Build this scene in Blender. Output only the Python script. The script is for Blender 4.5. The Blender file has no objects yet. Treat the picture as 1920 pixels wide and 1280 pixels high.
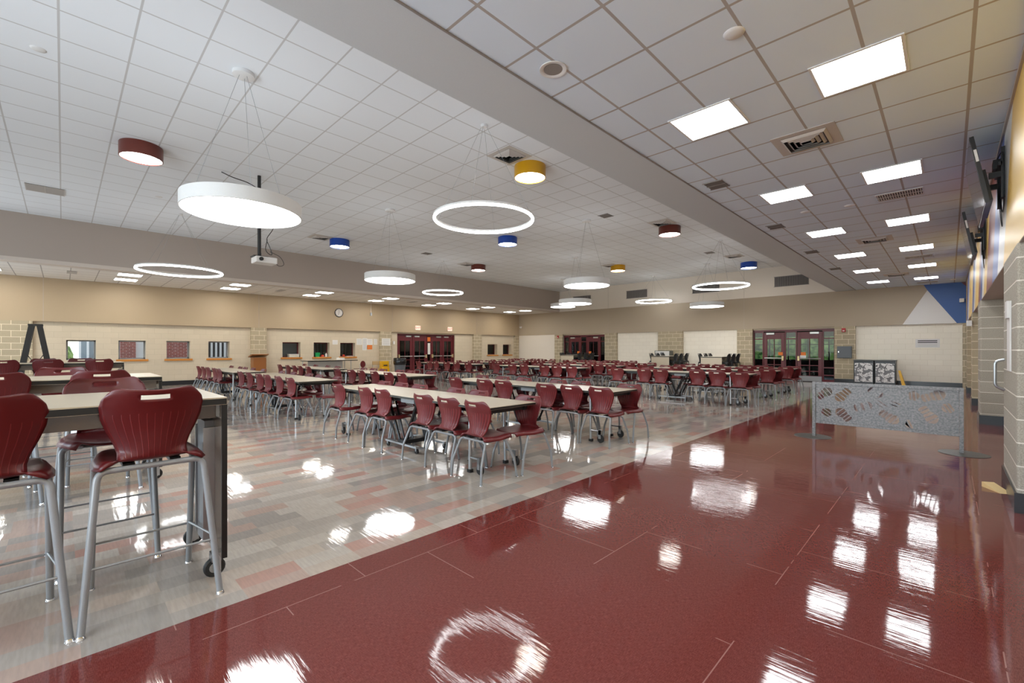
import bpy, bmesh, math, random
from mathutils import Vector, Matrix
random.seed(7)
PI = math.pi
S = bpy.context.scene
C = S.collection

# ------------------------------------------------------------------ materials
def srgb(r, g, b):
    f = lambda c: c/12.92 if c <= .04045 else ((c+.055)/1.055)**2.4
    return (f(r/255), f(g/255), f(b/255), 1)
MATS = {}
def mat(name, col, rough=.5, metal=0, emit=0, coat=0, spec=.5, bump=0, bscale=200, ecol=None):
    if name in MATS: return MATS[name]
    m = bpy.data.materials.new(name); m.use_nodes = True
    nt = m.node_tree; b = nt.nodes['Principled BSDF']
    b.inputs['Base Color'].default_value = col
    b.inputs['Roughness'].default_value = rough
    b.inputs['Metallic'].default_value = metal
    b.inputs['Coat Weight'].default_value = coat
    b.inputs['Specular IOR Level'].default_value = spec
    if emit:
        b.inputs['Emission Color'].default_value = ecol or col
        b.inputs['Emission Strength'].default_value = emit
    tc = nt.nodes.new('ShaderNodeTexCoord'); n = nt.nodes.new('ShaderNodeTexNoise')
    n.inputs['Scale'].default_value = bscale
    nt.links.new(tc.outputs['Object'], n.inputs['Vector'])
    if bump:
        bp = nt.nodes.new('ShaderNodeBump'); bp.inputs['Strength'].default_value = bump
        bp.inputs['Distance'].default_value = .002
        nt.links.new(n.outputs['Fac'], bp.inputs['Height']); nt.links.new(bp.outputs['Normal'], b.inputs['Normal'])
    elif not emit:
        mx = nt.nodes.new('ShaderNodeMix'); mx.data_type = 'RGBA'; mx.blend_type = 'MULTIPLY'
        mx.inputs[0].default_value = .12
        mx.inputs[6].default_value = col
        nt.links.new(n.outputs['Fac'], mx.inputs[7]); nt.links.new(mx.outputs[2], b.inputs['Base Color'])
    MATS[name] = m
    return m
class NT:
    def __init__(s, name, rough=.5, spec=.5):
        s.m = bpy.data.materials.new(name); s.m.use_nodes = True; s.nt = s.m.node_tree
        s.b = s.nt.nodes['Principled BSDF']; s.b.inputs['Roughness'].default_value = rough
        s.b.inputs['Specular IOR Level'].default_value = spec
        MATS[name] = s.m
    def n(s, t, **kw):
        x = s.nt.nodes.new('ShaderNode'+t)
        for k, v in kw.items():
            if k.startswith('i_'): x.inputs[k[2:].replace('_', ' ')].default_value = v
            else: setattr(x, k, v)
        return x
    def l(s, a, b): s.nt.links.new(a, b)
    def math(s, op, a, b=None, c=None):
        x = s.n('Math', operation=op)
        for i, v in enumerate((a, b, c)):
            if v is None: continue
            if isinstance(v, (int, float)): x.inputs[i].default_value = v
            else: s.l(v, x.inputs[i])
        return x.outputs[0]
    def mix(s, f, a, b, mode='MIX'):
        x = s.n('Mix', data_type='RGBA', blend_type=mode)
        for i, v in ((0, f), (6, a), (7, b)):
            if isinstance(v, (int, float, tuple)): x.inputs[i].default_value = v
            else: s.l(v, x.inputs[i])
        return x.outputs[2]
    def pos(s):
        g = s.n('NewGeometry'); sp = s.n('SeparateXYZ'); s.l(g.outputs['Position'], sp.inputs[0]); return sp.outputs
    def comb(s, x, y, z=0):
        c = s.n('CombineXYZ')
        for i, v in enumerate((x, y, z)):
            if isinstance(v, (int, float)): c.inputs[i].default_value = v
            else: s.l(v, c.inputs[i])
        return c.outputs[0]
    def bump(s, h, st, d=.002):
        b = s.n('Bump'); b.inputs['Strength'].default_value = st; b.inputs['Distance'].default_value = d
        s.l(h, b.inputs['Height']); s.l(b.outputs[0], s.b.inputs['Normal'])
def block_mat(name, c1, c2, mortar, bw=.41, bh=.2, ms=.006, speck=.25, bumpst=.5, rough=.75):
    t = NT(name, rough, .3); x, y, z = t.pos()
    v = t.comb(t.math('ADD', x, y), z)
    br = t.n('TexBrick'); t.l(v, br.inputs['Vector'])
    br.inputs['Scale'].default_value = 1; br.inputs['Brick Width'].default_value = bw; br.inputs['Row Height'].default_value = bh
    br.inputs['Mortar Size'].default_value = ms; br.inputs['Mortar Smooth'].default_value = .2
    br.inputs['Color1'].default_value = c1; br.inputs['Color2'].default_value = c2; br.inputs['Mortar'].default_value = mortar
    no = t.n('TexNoise'); no.inputs['Scale'].default_value = 110; no.inputs['Detail'].default_value = 4
    g = t.n('NewGeometry'); t.l(g.outputs['Position'], no.inputs['Vector'])
    r = t.n('ValToRGB'); r.color_ramp.elements[0].position = .38; r.color_ramp.elements[1].position = .6
    r.color_ramp.elements[0].color = (.55, .55, .55, 1); t.l(no.outputs['Fac'], r.inputs[0])
    fac = t.math('MULTIPLY', t.math('SUBTRACT', 1, br.outputs['Fac']), speck)
    t.l(t.mix(fac, br.outputs['Color'], t.mix(1.0, br.outputs['Color'], r.outputs[0], 'MULTIPLY')), t.b.inputs['Base Color'])
    t.bump(t.math('SUBTRACT', t.math('MULTIPLY', no.outputs['Fac'], .3), br.outputs['Fac']), bumpst, .004)
    return t.m
def ceil_mat(name, ox, oy, sp, tile, bar, mb=.012):
    t = NT(name, .9, .2); x, y, z = t.pos()
    br = t.n('TexBrick', offset=0.0, offset_frequency=1, squash=1.0)
    t.l(t.comb(t.math('ADD', x, -ox), t.math('ADD', y, -oy)), br.inputs['Vector'])
    br.inputs['Scale'].default_value = 1; br.inputs['Brick Width'].default_value = sp; br.inputs['Row Height'].default_value = sp
    br.inputs['Mortar Size'].default_value = mb; br.inputs['Mortar Smooth'].default_value = 0
    br.inputs['Color1'].default_value = tile; br.inputs['Color2'].default_value = tuple(c*.985 for c in tile[:3])+(1,)
    br.inputs['Mortar'].default_value = bar
    no = t.n('TexNoise'); no.inputs['Scale'].default_value = 250
    g = t.n('NewGeometry'); t.l(g.outputs['Position'], no.inputs['Vector'])
    t.l(br.outputs['Color'], t.b.inputs['Base Color'])
    t.bump(t.math('ADD', t.math('MULTIPLY', br.outputs['Fac'], -3.0), no.outputs['Fac']), .35, .003)
    return t.m

def floor_wave(t, x, y, base_r):
    # faint unevenness of the polished tiles: every tile lies at a slightly different tilt
    n1 = t.n('TexNoise'); n1.inputs['Scale'].default_value = 2.2; n1.inputs['Detail'].default_value = 2
    n2 = t.n('TexNoise'); n2.inputs['Scale'].default_value = 1.0; n2.inputs['Detail'].default_value = 4
    t.l(t.comb(x, y), n1.inputs['Vector'])
    t.l(t.comb(t.math('MULTIPLY', x, 3.0), t.math('MULTIPLY', y, 34.0)), n2.inputs['Vector'])
    n3 = t.n('TexNoise'); n3.inputs['Scale'].default_value = 5.0; n3.inputs['Detail'].default_value = 3
    t.l(t.comb(x, y), n3.inputs['Vector'])
    t.l(t.math('ADD', base_r, t.math('MULTIPLY', n3.outputs['Fac'], .04)), t.b.inputs['Roughness'])
    return t.math('ADD', t.math('MULTIPLY', n1.outputs['Fac'], 1.0), t.math('MULTIPLY', n2.outputs['Fac'], .3))
def make_floor_mats():
    t = NT('maroon_sheet_floor', .08, .5); x, y, z = t.pos()
    base = (.115, .022, .018, 1); base2 = (.19, .046, .038, 1)
    a = t.n('TexNoise'); a.inputs['Scale'].default_value = 1; a.inputs['Detail'].default_value = 3
    t.l(t.comb(t.math('MULTIPLY', x, 40), t.math('MULTIPLY', y, 420)), a.inputs['Vector'])
    b = t.n('TexNoise'); b.inputs['Scale'].default_value = 1; b.inputs['Detail'].default_value = 3
    t.l(t.comb(t.math('MULTIPLY', x, 420), t.math('MULTIPLY', y, 40)), b.inputs['Vector'])
    s = t.math('MULTIPLY', t.math('ADD', a.outputs['Fac'], b.outputs['Fac']), .5)
    r = t.n('ValToRGB'); r.color_ramp.elements[0].position = .42; r.color_ramp.elements[1].position = .6
    r.color_ramp.elements[0].color = base; r.color_ramp.elements[1].color = base2; t.l(s, r.inputs[0])
    br = t.n('TexBrick'); br.inputs['Scale'].default_value = 1; br.inputs['Brick Width'].default_value = .92; br.inputs['Row Height'].default_value = .92
    br.inputs['Mortar Size'].default_value = .0028; br.inputs['Mortar Smooth'].default_value = 0
    t.l(t.comb(t.math('ADD', y, 20.3), t.math('ADD', x, 20.06)), br.inputs['Vector'])
    sc = t.n('TexNoise'); sc.inputs['Scale'].default_value = 1.6
    t.l(t.comb(x, y, 3.3), sc.inputs['Vector'])
    seam = t.math('MULTIPLY', br.outputs['Fac'], t.math('GREATER_THAN', sc.outputs['Fac'], .5))
    t.l(t.mix(seam, r.outputs[0], (.30, .14, .12, 1)), t.b.inputs['Base Color'])
    h = floor_wave(t, x, y, .03)
    t.bump(t.math('SUBTRACT', h, t.math('MULTIPLY', seam, .3)), .4, .0045)
    # ---- multicoloured plank tiles
    t = NT('plank_tile_floor', .08, .5); x, y, z = t.pos()
    br = t.n('TexBrick'); br.inputs['Scale'].default_value = 1; br.inputs['Brick Width'].default_value = .34; br.inputs['Row Height'].default_value = .155
    br.inputs['Mortar Size'].default_value = 0.0; br.inputs['Color1'].default_value = (0, 0, 0, 1); br.inputs['Color2'].default_value = (1, 1, 1, 1)
    br.inputs['Mortar'].default_value = (.5, .5, .5, 1); br.offset = .37; br.offset_frequency = 3
    t.l(t.comb(t.math('ADD', y, 20.0), t.math('ADD', x, 40.0)), br.inputs['Vector'])
    r = t.n('ValToRGB'); cr = r.color_ramp; cr.interpolation = 'CONSTANT'
    cols = [(0, srgb(196, 186, 170)), (.16, srgb(176, 166, 152)), (.32, srgb(150, 142, 132)), (.45, srgb(204, 194, 178)),
            (.58, srgb(184, 148, 128)), (.7, srgb(168, 158, 146)), (.8, srgb(190, 128, 104)), (.88, srgb(194, 176, 156))]
    cr.elements[0].position = 0; cr.elements[0].color = cols[0][1]; cr.elements[1].position = cols[1][0]; cr.elements[1].color = cols[1][1]
    for p, c in cols[2:]:
        e = cr.elements.new(p); e.color = c
    t.l(br.outputs['Color'], r.inputs[0])
    a = t.n('TexNoise'); a.inputs['Scale'].default_value = 1; a.inputs['Detail'].default_value = 4
    t.l(t.comb(t.math('MULTIPLY', x, 9), t.math('MULTIPLY', y, 70)), a.inputs['Vector'])
    b = t.n('TexNoise'); b.inputs['Scale'].default_value = 1.1; b.inputs['Detail'].default_value = 3
    t.l(t.comb(x, y), b.inputs['Vector'])
    r2 = t.n('ValToRGB'); r2.color_ramp.elements[0].position = .35; r2.color_ramp.elements[0].color = srgb(232, 228, 226)
    r2.color_ramp.elements[1].position = .62; r2.color_ramp.elements[1].color = srgb(255, 252, 248); t.l(a.outputs['Fac'], r2.inputs[0])
    c = t.mix(1.0, r.outputs[0], r2.outputs[0], 'MULTIPLY')
    c = t.mix(.42, c, srgb(182, 174, 166)); c = t.mix(1.0, c, (.86, .87, .9, 1), 'MULTIPLY')
    t.l(c, t.b.inputs['Base Color'])
    t.bump(floor_wave(t, x, y, .03), .4, .0045)
make_floor_mats()

def mural_mat():
    t = NT('mural_paint', .35, .5); x, y, z = t.pos()
    # slanted painted bands, yellow / white / blue / maroon, running along the wall
    v = t.math('ADD', y, t.math('MULTIPLY', z, .75))
    f = t.math('DIVIDE', t.math('SUBTRACT', v, 3.0), 22.0)
    r = t.n('ValToRGB'); cr = r.color_ramp; cr.interpolation = 'CONSTANT'
    Yl, Wh, Bl, Ma = srgb(230, 190, 102), srgb(218, 213, 208), srgb(72, 92, 158), srgb(138, 70, 62)
    bands = [(3, Yl), (9.1, Wh), (9.9, Bl), (10.9, Ma), (12.2, Yl), (13.0, Wh), (13.6, Bl), (14.3, Ma), (15.0, Yl), (16.6, Wh), (17.4, Bl), (18.4, Yl), (21.2, Wh), (22.0, Bl), (23.3, Yl)]
    cr.elements[0].position = 0; cr.elements[0].color = Yl
    cr.elements[1].position = (bands[1][0]-3)/22; cr.elements[1].color = Wh
    for p, c in bands[2:]:
        e = cr.elements.new((p-3)/22); e.color = c
    t.l(f, r.inputs[0]); t.l(r.outputs[0], t.b.inputs['Base Color'])
mural_mat()
def doodle_mat():
    t = NT('doodle_print', .5, .4)
    tc = t.n('TexCoord')
    w = t.n('TexNoise'); w.inputs['Scale'].default_value = 7; w.inputs['Detail'].default_value = 1; t.l(tc.outputs['Object'], w.inputs['Vector'])
    vo = t.n('TexVoronoi', feature='DISTANCE_TO_EDGE'); vo.inputs['Scale'].default_value = 7.0
    t.l(t.mix(.18, tc.outputs['Object'], w.outputs['Color']), vo.inputs['Vector'])
    v2 = t.n('TexVoronoi'); v2.inputs['Scale'].default_value = 9; t.l(tc.outputs['Object'], v2.inputs['Vector'])
    line = t.math('LESS_THAN', vo.outputs['Distance'], .035)
    dk = t.math('GREATER_THAN', v2.outputs['Distance'], .72)
    c = t.mix(line, srgb(225, 225, 223), srgb(70, 70, 72)); c = t.mix(dk, c, srgb(120, 120, 122))
    t.l(c, t.b.inputs['Base Color'])
doodle_mat()
def galv_mat():
    t = NT('galvanised_steel', .42, .5); t.b.inputs['Metallic'].default_value = .25
    tc = t.n('TexCoord')
    no = t.n('TexNoise'); no.inputs['Scale'].default_value = 42; no.inputs['Detail'].default_value = 7; t.l(tc.outputs['Object'], no.inputs['Vector'])
    r = t.n('ValToRGB'); r.color_ramp.elements[0].position = .3; r.color_ramp.elements[0].color = srgb(92, 94, 94)
    r.color_ramp.elements[1].position = .68; r.color_ramp.elements[1].color = srgb(146, 141, 139); t.l(no.outputs['Fac'], r.inputs[0])
    t.l(r.outputs[0], t.b.inputs['Base Color'])
galv_mat()
def shell_mat(name, col, rib_grade):
    t = NT(name, .36, .5)
    uv = t.n('UVMap'); sp = t.n('SeparateXYZ'); t.l(uv.outputs[0], sp.inputs[0])
    u, v = sp.outputs[0], sp.outputs[1]
    # raised ribs fanning over the lower back: thin lines in u, only where .26 < v < .5
    fr = t.math('ABSOLUTE', t.math('SUBTRACT', t.math('FRACT', t.math('MULTIPLY', u, 13)), .5))
    rib_light = t.math('LESS_THAN', fr, .045 if rib_grade < 2 else .12)
    m = t.math('MULTIPLY', t.math('GREATER_THAN', v, .24), t.math('LESS_THAN', v, .56))
    rib_light = t.math('MULTIPLY', rib_light, m)
    c = t.mix(t.math('MULTIPLY', rib_light, .5), col, tuple(min(1, q*2.4+.01) for q in col[:3])+(1,))  # paler colour paints a highlight along each rib
    t.l(c, t.b.inputs['Base Color'])
    sm = t.math('MULTIPLY', t.math('MAXIMUM', t.math('SUBTRACT', 1, t.math('DIVIDE', fr, .09 if rib_grade < 2 else .3)), 0.0), m)
    no = t.n('TexNoise'); no.inputs['Scale'].default_value = 900; tc = t.n('TexCoord'); t.l(tc.outputs['Object'], no.inputs['Vector'])
    t.bump(t.math('ADD', t.math('MULTIPLY', sm, 1.2 if rib_grade < 2 else 3.5), t.math('MULTIPLY', no.outputs['Fac'], .12)), .5, .0015)
    return t.m
shell_mat('maroon_plastic', (.135, .0135, .0155, 1), 2)
shell_mat('deep_maroon_plastic', (.098, .006, .007, 1), 1)
shell_mat('black_plastic', (.018, .02, .022, 1), 1)

CEIL_LOW = ceil_mat('ceiling_tile_low', -20.08, -10.24, .6125, srgb(217, 230, 243), srgb(172, 168, 166), .012)  # white tile coloured cool to offset the red light bounced off the floor
CEIL_HIGH = ceil_mat('ceiling_tile_high', -30.1, -10.08, .628, srgb(230, 234, 238), srgb(196, 196, 196), .011)
CEIL_LEFT = ceil_mat('ceiling_tile_left', -24.5, -10.24, .6125, srgb(232, 229, 224), srgb(176, 172, 168), .012)
GYP = mat('painted_gypsum', srgb(202, 208, 212), .8)  # cool tint in the colour counters the warm bounce light
TAN = mat('tan_wall_paint', srgb(172, 152, 124), .55, bump=.15, bscale=300)
FASCIA = mat('taupe_wall_paint', srgb(180, 168, 158), .6)
PALE = mat('pale_wall_paint', srgb(226, 216, 202), .6)
WHITEP = mat('white_paint', srgb(226, 222, 218), .5)
BLUEP = mat('blue_paint', srgb(58, 96, 160), .5)
CMUL = block_mat('painted_block', srgb(204, 190, 167), srgb(199, 185, 162), srgb(188, 174, 151), ms=.005, speck=.08, bumpst=.25, rough=.5)
CMUB = block_mat('pale_painted_block', srgb(240, 232, 216), srgb(236, 228, 212), srgb(222, 212, 194), ms=.005, speck=.06, bumpst=.2, rough=.45)
TANB = mat('taupe_band_paint', srgb(176, 160, 138), .6)
CMUD = block_mat('ground_face_block', srgb(186, 171, 143), srgb(174, 160, 135), srgb(230, 216, 188), ms=.007, speck=.5, bumpst=.4)
CMUN = block_mat('grey_ground_face_block', srgb(178, 170, 156), srgb(168, 160, 146), srgb(222, 216, 204), bw=60, bh=.2, ms=.006, speck=.6, bumpst=.4)
BRICK = block_mat('red_brick', srgb(150, 72, 62), srgb(128, 58, 52), srgb(190, 160, 150), bw=.22, bh=.075, ms=.008, speck=.2)
BASEM = mat('black_rubber_base', (.02, .02, .022, 1), .25)
CHROME = mat('chrome', (.75, .75, .76, 1), .12, 1)
GREYM = mat('grey_powder_coat', srgb(146, 149, 152), .32, .15)
BLACKM = mat('black_metal', (.012, .012, .013, 1), .35)
RUBBER = mat('black_rubber', (.015, .015, .015, 1), .6)
LAM = mat('beige_laminate', srgb(196, 184, 162), .3)
EDGE = mat('black_edge', (.01, .01, .009, 1), .35)
WOODLAM = mat('dark_wood_laminate', srgb(112, 100, 88), .12, 0, spec=.8)
STEEL = mat('brushed_steel', srgb(180, 182, 184), .3, .9)
MAROONP = mat('maroon_door_paint', (.12, .012, .018, 1), .35)
def glassm(name, alpha_like=(.9, .93, .92, 1)):
    m = bpy.data.materials.new(name); m.use_nodes = True; nt = m.node_tree
    nt.nodes.remove(nt.nodes['Principled BSDF']); out = nt.nodes['Material Output']
    tr = nt.nodes.new('ShaderNodeBsdfTransparent'); tr.inputs[0].default_value = alpha_like
    gl = nt.nodes.new('ShaderNodeBsdfGlossy'); gl.inputs['Roughness'].default_value = .02
    fr = nt.nodes.new('ShaderNodeFresnel'); mx = nt.nodes.new('ShaderNodeMixShader')
    nt.links.new(fr.outputs[0], mx.inputs[0]); nt.links.new(tr.outputs[0], mx.inputs[1]); nt.links.new(gl.outputs[0], mx.inputs[2])
    nt.links.new(mx.outputs[0], out.inputs[0]); MATS[name] = m; return m
GLASS = glassm('clear_glass'); DGLASS = glassm('smoked_glass', (.6, .63, .62, 1))
ORANGE = mat('varnished_oak', srgb(198, 128, 52), .3)
OAK = mat('oak_panel', srgb(150, 92, 42), .4)
PAPER = mat('white_paper', srgb(225, 222, 218), .6)
INK = mat('dark_print', (.03, .03, .035, 1), .6)
LINE = mat('grey_print', srgb(150, 150, 155), .6)
VENTD = mat('vent_dark', (.03, .03, .03, 1), .7)
VENTW = mat('vent_white', srgb(196, 190, 184), .5)
VENTG = mat('vent_grey', srgb(140, 134, 130), .5)
L0 = 15.0
PANEL = mat('panel_light', (.95, .98, 1, 1), .5, emit=L0)
PANELW = mat('wall_side_panel_light', (1, .96, .88, 1), .5, emit=L0*1.7)
DISC = mat('disc_light', (1, 1, 1, 1), .5, emit=L0*.9)
DRUMW = mat('warm_drum_light', (1, .95, .87, 1), .5, emit=L0*1.0)
RING = mat('ring_light', (.97, .99, 1, 1), .5, emit=L0*.9)
FILL_UP = mat('added_uplight', (1, 1, 1, 1), .5, emit=L0*.05)  # glow added on top of the disc pendants to brighten the ceiling
FIXW = mat('fixture_white', srgb(225, 225, 224), .45)

# ------------------------------------------------------------------ mesh builder
class MB:
    def __init__(s): s.v = []; s.f = []; s.mi = []; s.mats = []; s.uv = {}
    def m(s, mt):
        if mt not in s.mats: s.mats.append(mt)
        return s.mats.index(mt)
    def add(s, vs, fs, mt):
        o = len(s.v); s.v += [Vector(q) for q in vs]; k = s.m(mt)
        for f in fs: s.f.append([o+i for i in f]); s.mi.append(k)
        return s
    def box(s, a, b, mt, bev=0):
        (x0, y0, z0), (x1, y1, z1) = [min(p, q) for p, q in zip(a, b)], [max(p, q) for p, q in zip(a, b)]
        return s.add([(x0, y0, z0), (x1, y0, z0), (x1, y1, z0), (x0, y1, z0), (x0, y0, z1), (x1, y0, z1), (x1, y1, z1), (x0, y1, z1)],
                     [(0, 3, 2, 1), (4, 5, 6, 7), (0, 1, 5, 4), (1, 2, 6, 5), (2, 3, 7, 6), (3, 0, 4, 7)], mt)
    def quad(s, pts, mt): return s.add(pts, [tuple(range(len(pts)))], mt)
    def tube(s, pts, r, mt, n=10, cap=True, close=False):
        pts = [Vector(p) for p in pts]; vs = []; fs = []; N = len(pts)
        rs = r if isinstance(r, (list, tuple)) else [r]*N
        prev = None
        for i, p in enumerate(pts):
            if close: d = (pts[(i+1) % N]-pts[i-1])
            else: d = (pts[min(i+1, N-1)]-pts[max(i-1, 0)])
            d.normalize()
            if prev is None:
                up = Vector((0, 0, 1)) if abs(d.z) < .9 else Vector((1, 0, 0)); a = d.cross(up).normalized()
            else: a = (prev-d*prev.dot(d)).normalized()
            prev = a; b = d.cross(a)
            for k in range(n):
                t = 2*PI*k/n; vs.append(p+(a*math.cos(t)+b*math.sin(t))*rs[i])
        M = N if close else N-1
        for i in range(M):
            for k in range(n):
                j = (i+1) % N; fs.append((i*n+k, i*n+(k+1) % n, j*n+(k+1) % n, j*n+k))
        if cap and not close: fs.append(tuple(range(n))[::-1]); fs.append(tuple((N-1)*n+k for k in range(n)))
        return s.add(vs, fs, mt)
    def lathe(s, prof, c, mt, n=32, axis='z'):
        vs = []; fs = []; c = Vector(c)
        for r, h in prof:
            for k in range(n):
                t = 2*PI*k/n; q = Vector((r*math.cos(t), r*math.sin(t), h))
                if axis == 'x': q = Vector((h, q.x, q.y))
                if axis == 'y': q = Vector((q.x, h, q.y))
                vs.append(c+q)
        for i in range(len(prof)-1):
            for k in range(n): fs.append((i*n+k, i*n+(k+1) % n, (i+1)*n+(k+1) % n, (i+1)*n+k))
        return s.add(vs, fs, mt)
    def disc(s, c, r, mt, n=48, axis='z'):
        vs = []
        for k in range(n):
            t = 2*PI*k/n; a, b = r*math.cos(t), r*math.sin(t)
            vs.append({'z': (c[0]+a, c[1]+b, c[2]), 'x': (c[0], c[1]+a, c[2]+b), 'y': (c[0]+a, c[1], c[2]+b)}[axis])
        return s.add(vs, [tuple(range(n))], mt)
    def build(s, name, parent=None, smooth=False, loc=None, rz=0, bevel=0, **tags):
        me = bpy.data.meshes.new(name); me.from_pydata([tuple(v) for v in s.v], [], s.f)
        for mt in s.mats: me.materials.append(mt)
        for p, k in zip(me.polygons, s.mi): p.material_index = k
        if smooth:
            for p in me.polygons: p.use_smooth = True
        if smooth == 'auto' or bevel:
            bm = bmesh.new(); bm.from_mesh(me)
            if bevel:
                bmesh.ops.bevel(bm, geom=[e for e in bm.edges if e.is_manifold and e.calc_face_angle(0) > .6], offset=bevel, segments=2, affect='EDGES', profile=.5)
            if smooth == 'auto':
                for e in bm.edges: e.smooth = not (e.is_manifold and e.calc_face_angle(0) > .6)
            bm.to_mesh(me); bm.free()
        o = bpy.data.objects.new(name, me); C.objects.link(o)
        if parent: o.parent = parent
        if loc: o.location = loc
        o.rotation_euler.z = rz
        for k, v in tags.items(): o[k] = v
        return o
def box(a, b, mt): return MB().box(a, b, mt)
def thing(name, label, cat, loc=(0, 0, 0), rz=0, group=None):
    o = bpy.data.objects.new(name, None); C.objects.link(o); o.location = loc; o.rotation_euler.z = rz
    o.empty_display_size = .1; o['label'] = label; o['category'] = cat
    if group: o['group'] = group
    return o
def struct(mb, name, **kw): return mb.build(name, kind='structure', **kw)
KIDS = {}
def dup(root, loc, rz, label, group=None):
    r = root.copy(); C.objects.link(r); r.location = loc; r.rotation_euler.z = rz; r['label'] = label
    if group: r['group'] = group
    for ch in root.children:
        c = ch.copy(); C.objects.link(c); c.parent = r
        for g in ch.children:
            d = g.copy(); C.objects.link(d); d.parent = c
    return r
def bend(pts, rad=.04, seg=5):
    """round the corners of a polyline"""
    pts = [Vector(p) for p in pts]; out = [pts[0]]
    for i in range(1, len(pts)-1):
        a, b, c = pts[i-1], pts[i], pts[i+1]
        d1 = (a-b); d2 = (c-b); r = min(rad, d1.length*.49, d2.length*.49)
        p, q = b+d1.normalized()*r, b+d2.normalized()*r
        for k in range(seg+1):
            t = k/seg; out.append(p*(1-t)**2+b*2*t*(1-t)+q*t*t)
    out.append(pts[-1]); return out
def text_mesh(txt, size, mt, loc, rot, name, parent):
    cu = bpy.data.curves.new(name, 'FONT'); cu.body = txt; cu.size = size; cu.align_x = 'CENTER'; cu.align_y = 'CENTER'; cu.extrude = .001
    o = bpy.data.objects.new(name, cu); C.objects.link(o)
    dg = bpy.context.evaluated_depsgraph_get(); me = bpy.data.meshes.new_from_object(o.evaluated_get(dg))
    bpy.data.objects.remove(o); me.materials.clear(); me.materials.append(mt)
    n = bpy.data.objects.new(name, me); C.objects.link(n); n.location = loc; n.rotation_euler = rot
    if parent: n.parent = parent
    return n

# ------------------------------------------------------------------ room shell
XL, XR, YB, YR = -21.4, .43, 22.4, -5.0
ZB, ZL, ZH = 2.33, 3.78, 5.08
FX = -2.82; HX0, HX1 = -17.8, -3.33
fm = MB()
fm.quad([(FX, YR, 0), (1.4, YR, 0), (1.4, YB+.4, 0), (FX, YB+.4, 0)], MATS['maroon_sheet_floor'])
fm.quad([(XL-.5, YR, 0), (FX, YR, 0), (FX, YB+.4, 0), (XL-.5, YB+.4, 0)], MATS['plank_tile_floor'])
struct(fm, 'floor')
def slab(x0, x1, z, mt): return MB().box((x0, YR, z), (x1, YB+.3, z+.12), mt)
struct(slab(-2.67, XR+.02, ZL, CEIL_LOW), 'ceiling')
struct(slab(HX0, HX1, ZH, CEIL_HIGH), 'ceiling')
struct(slab(XL-.02, HX0-.42, ZL, CEIL_LEFT), 'ceiling')
struct(MB().box((HX1, YR, ZL-.004), (-2.67, YB+.3, ZL+.1), GYP).box((HX1, YR, ZL+.1), (HX1+.05, YB+.3, ZH), GYP), 'trim_1')
struct(MB().box((HX0-.42, YR, ZL-.004), (HX0, YB+.3, ZL+.1), mat('band_gypsum', srgb(214, 204, 194), .8)).box((HX0-.05, YR, ZL+.1), (HX0, YB+.3, ZH+.1), FASCIA), 'trim_2')
# thin grey strip coloured in as the shadow gap beside the plain band
struct(MB().box((-2.675, YR, ZL-.012), (-2.66, YB, ZL-.001), VENTG), 'trim_shadow_strip')

# left wall: upper band, painted blocks with window openings, pilasters, door opening
WL = XL-.12                           # face of the block wall, set back under the band
TH = .34
struct(MB().box((XL-.5, YR, ZB), (XL, YB, ZL), TAN), 'wall_left')
ext = [(.085, .83), (1.43, 2.2), (2.82, 3.57), (4.18, 4.93)]
inn = [(7.0, 7.78), (8.39, 9.15), (9.68, 10.46), (19.55, 20.42), (20.95, 21.75)]
DL0, DL1 = 12.87, 16.84
w = MB()
ops = sorted([(a, b, 1.03, 1.72) for a, b in ext+inn]+[(DL0, DL1, 0, 2.26)])
y = YR
for a, b, z0, z1 in ops:
    w.box((WL-TH, y, 0), (WL, a, ZB), CMUL)
    if z0 > 0: w.box((WL-TH, a, 0), (WL, b, z0), CMUL)
    w.box((WL-TH, a, z1), (WL, b, ZB), CMUL); y = b
w.box((WL-TH, y, 0), (WL, YB, ZB), CMUL)
struct(w, 'wall_left')
for a, b in [(-1.75, -.69), (5.70, 6.31), (11.79, 12.45), (18.24, 18.92), (22.0, 22.38)]:
    struct(MB().box((WL, a, 0), (XL+.01, b, ZB), CMUD), 'wall_left')
struct(MB().box((WL, YR, 0), (WL+.015, 5.7, .17), BASEM).box((WL, 6.31, 0), (WL+.015, 11.79, .17), BASEM).box((WL, 16.9, 0), (WL+.015, YB, .17), BASEM), 'baseboard_left')
for yy in (-.45, 6.0, 12.2, 18.5, 2.75+6.4):
    pass
struct(MB().box((XL, -.455, ZB), (XL+.004, -.445, ZL), FASCIA).box((XL, 6.0, ZB), (XL+.004, 6.01, ZL), FASCIA)
       .box((XL, 12.5, ZB), (XL+.004, 12.51, ZL), FASCIA).box((XL, 18.5, ZB), (XL+.004, 18.51, ZL), FASCIA), 'trim_4')

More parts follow.
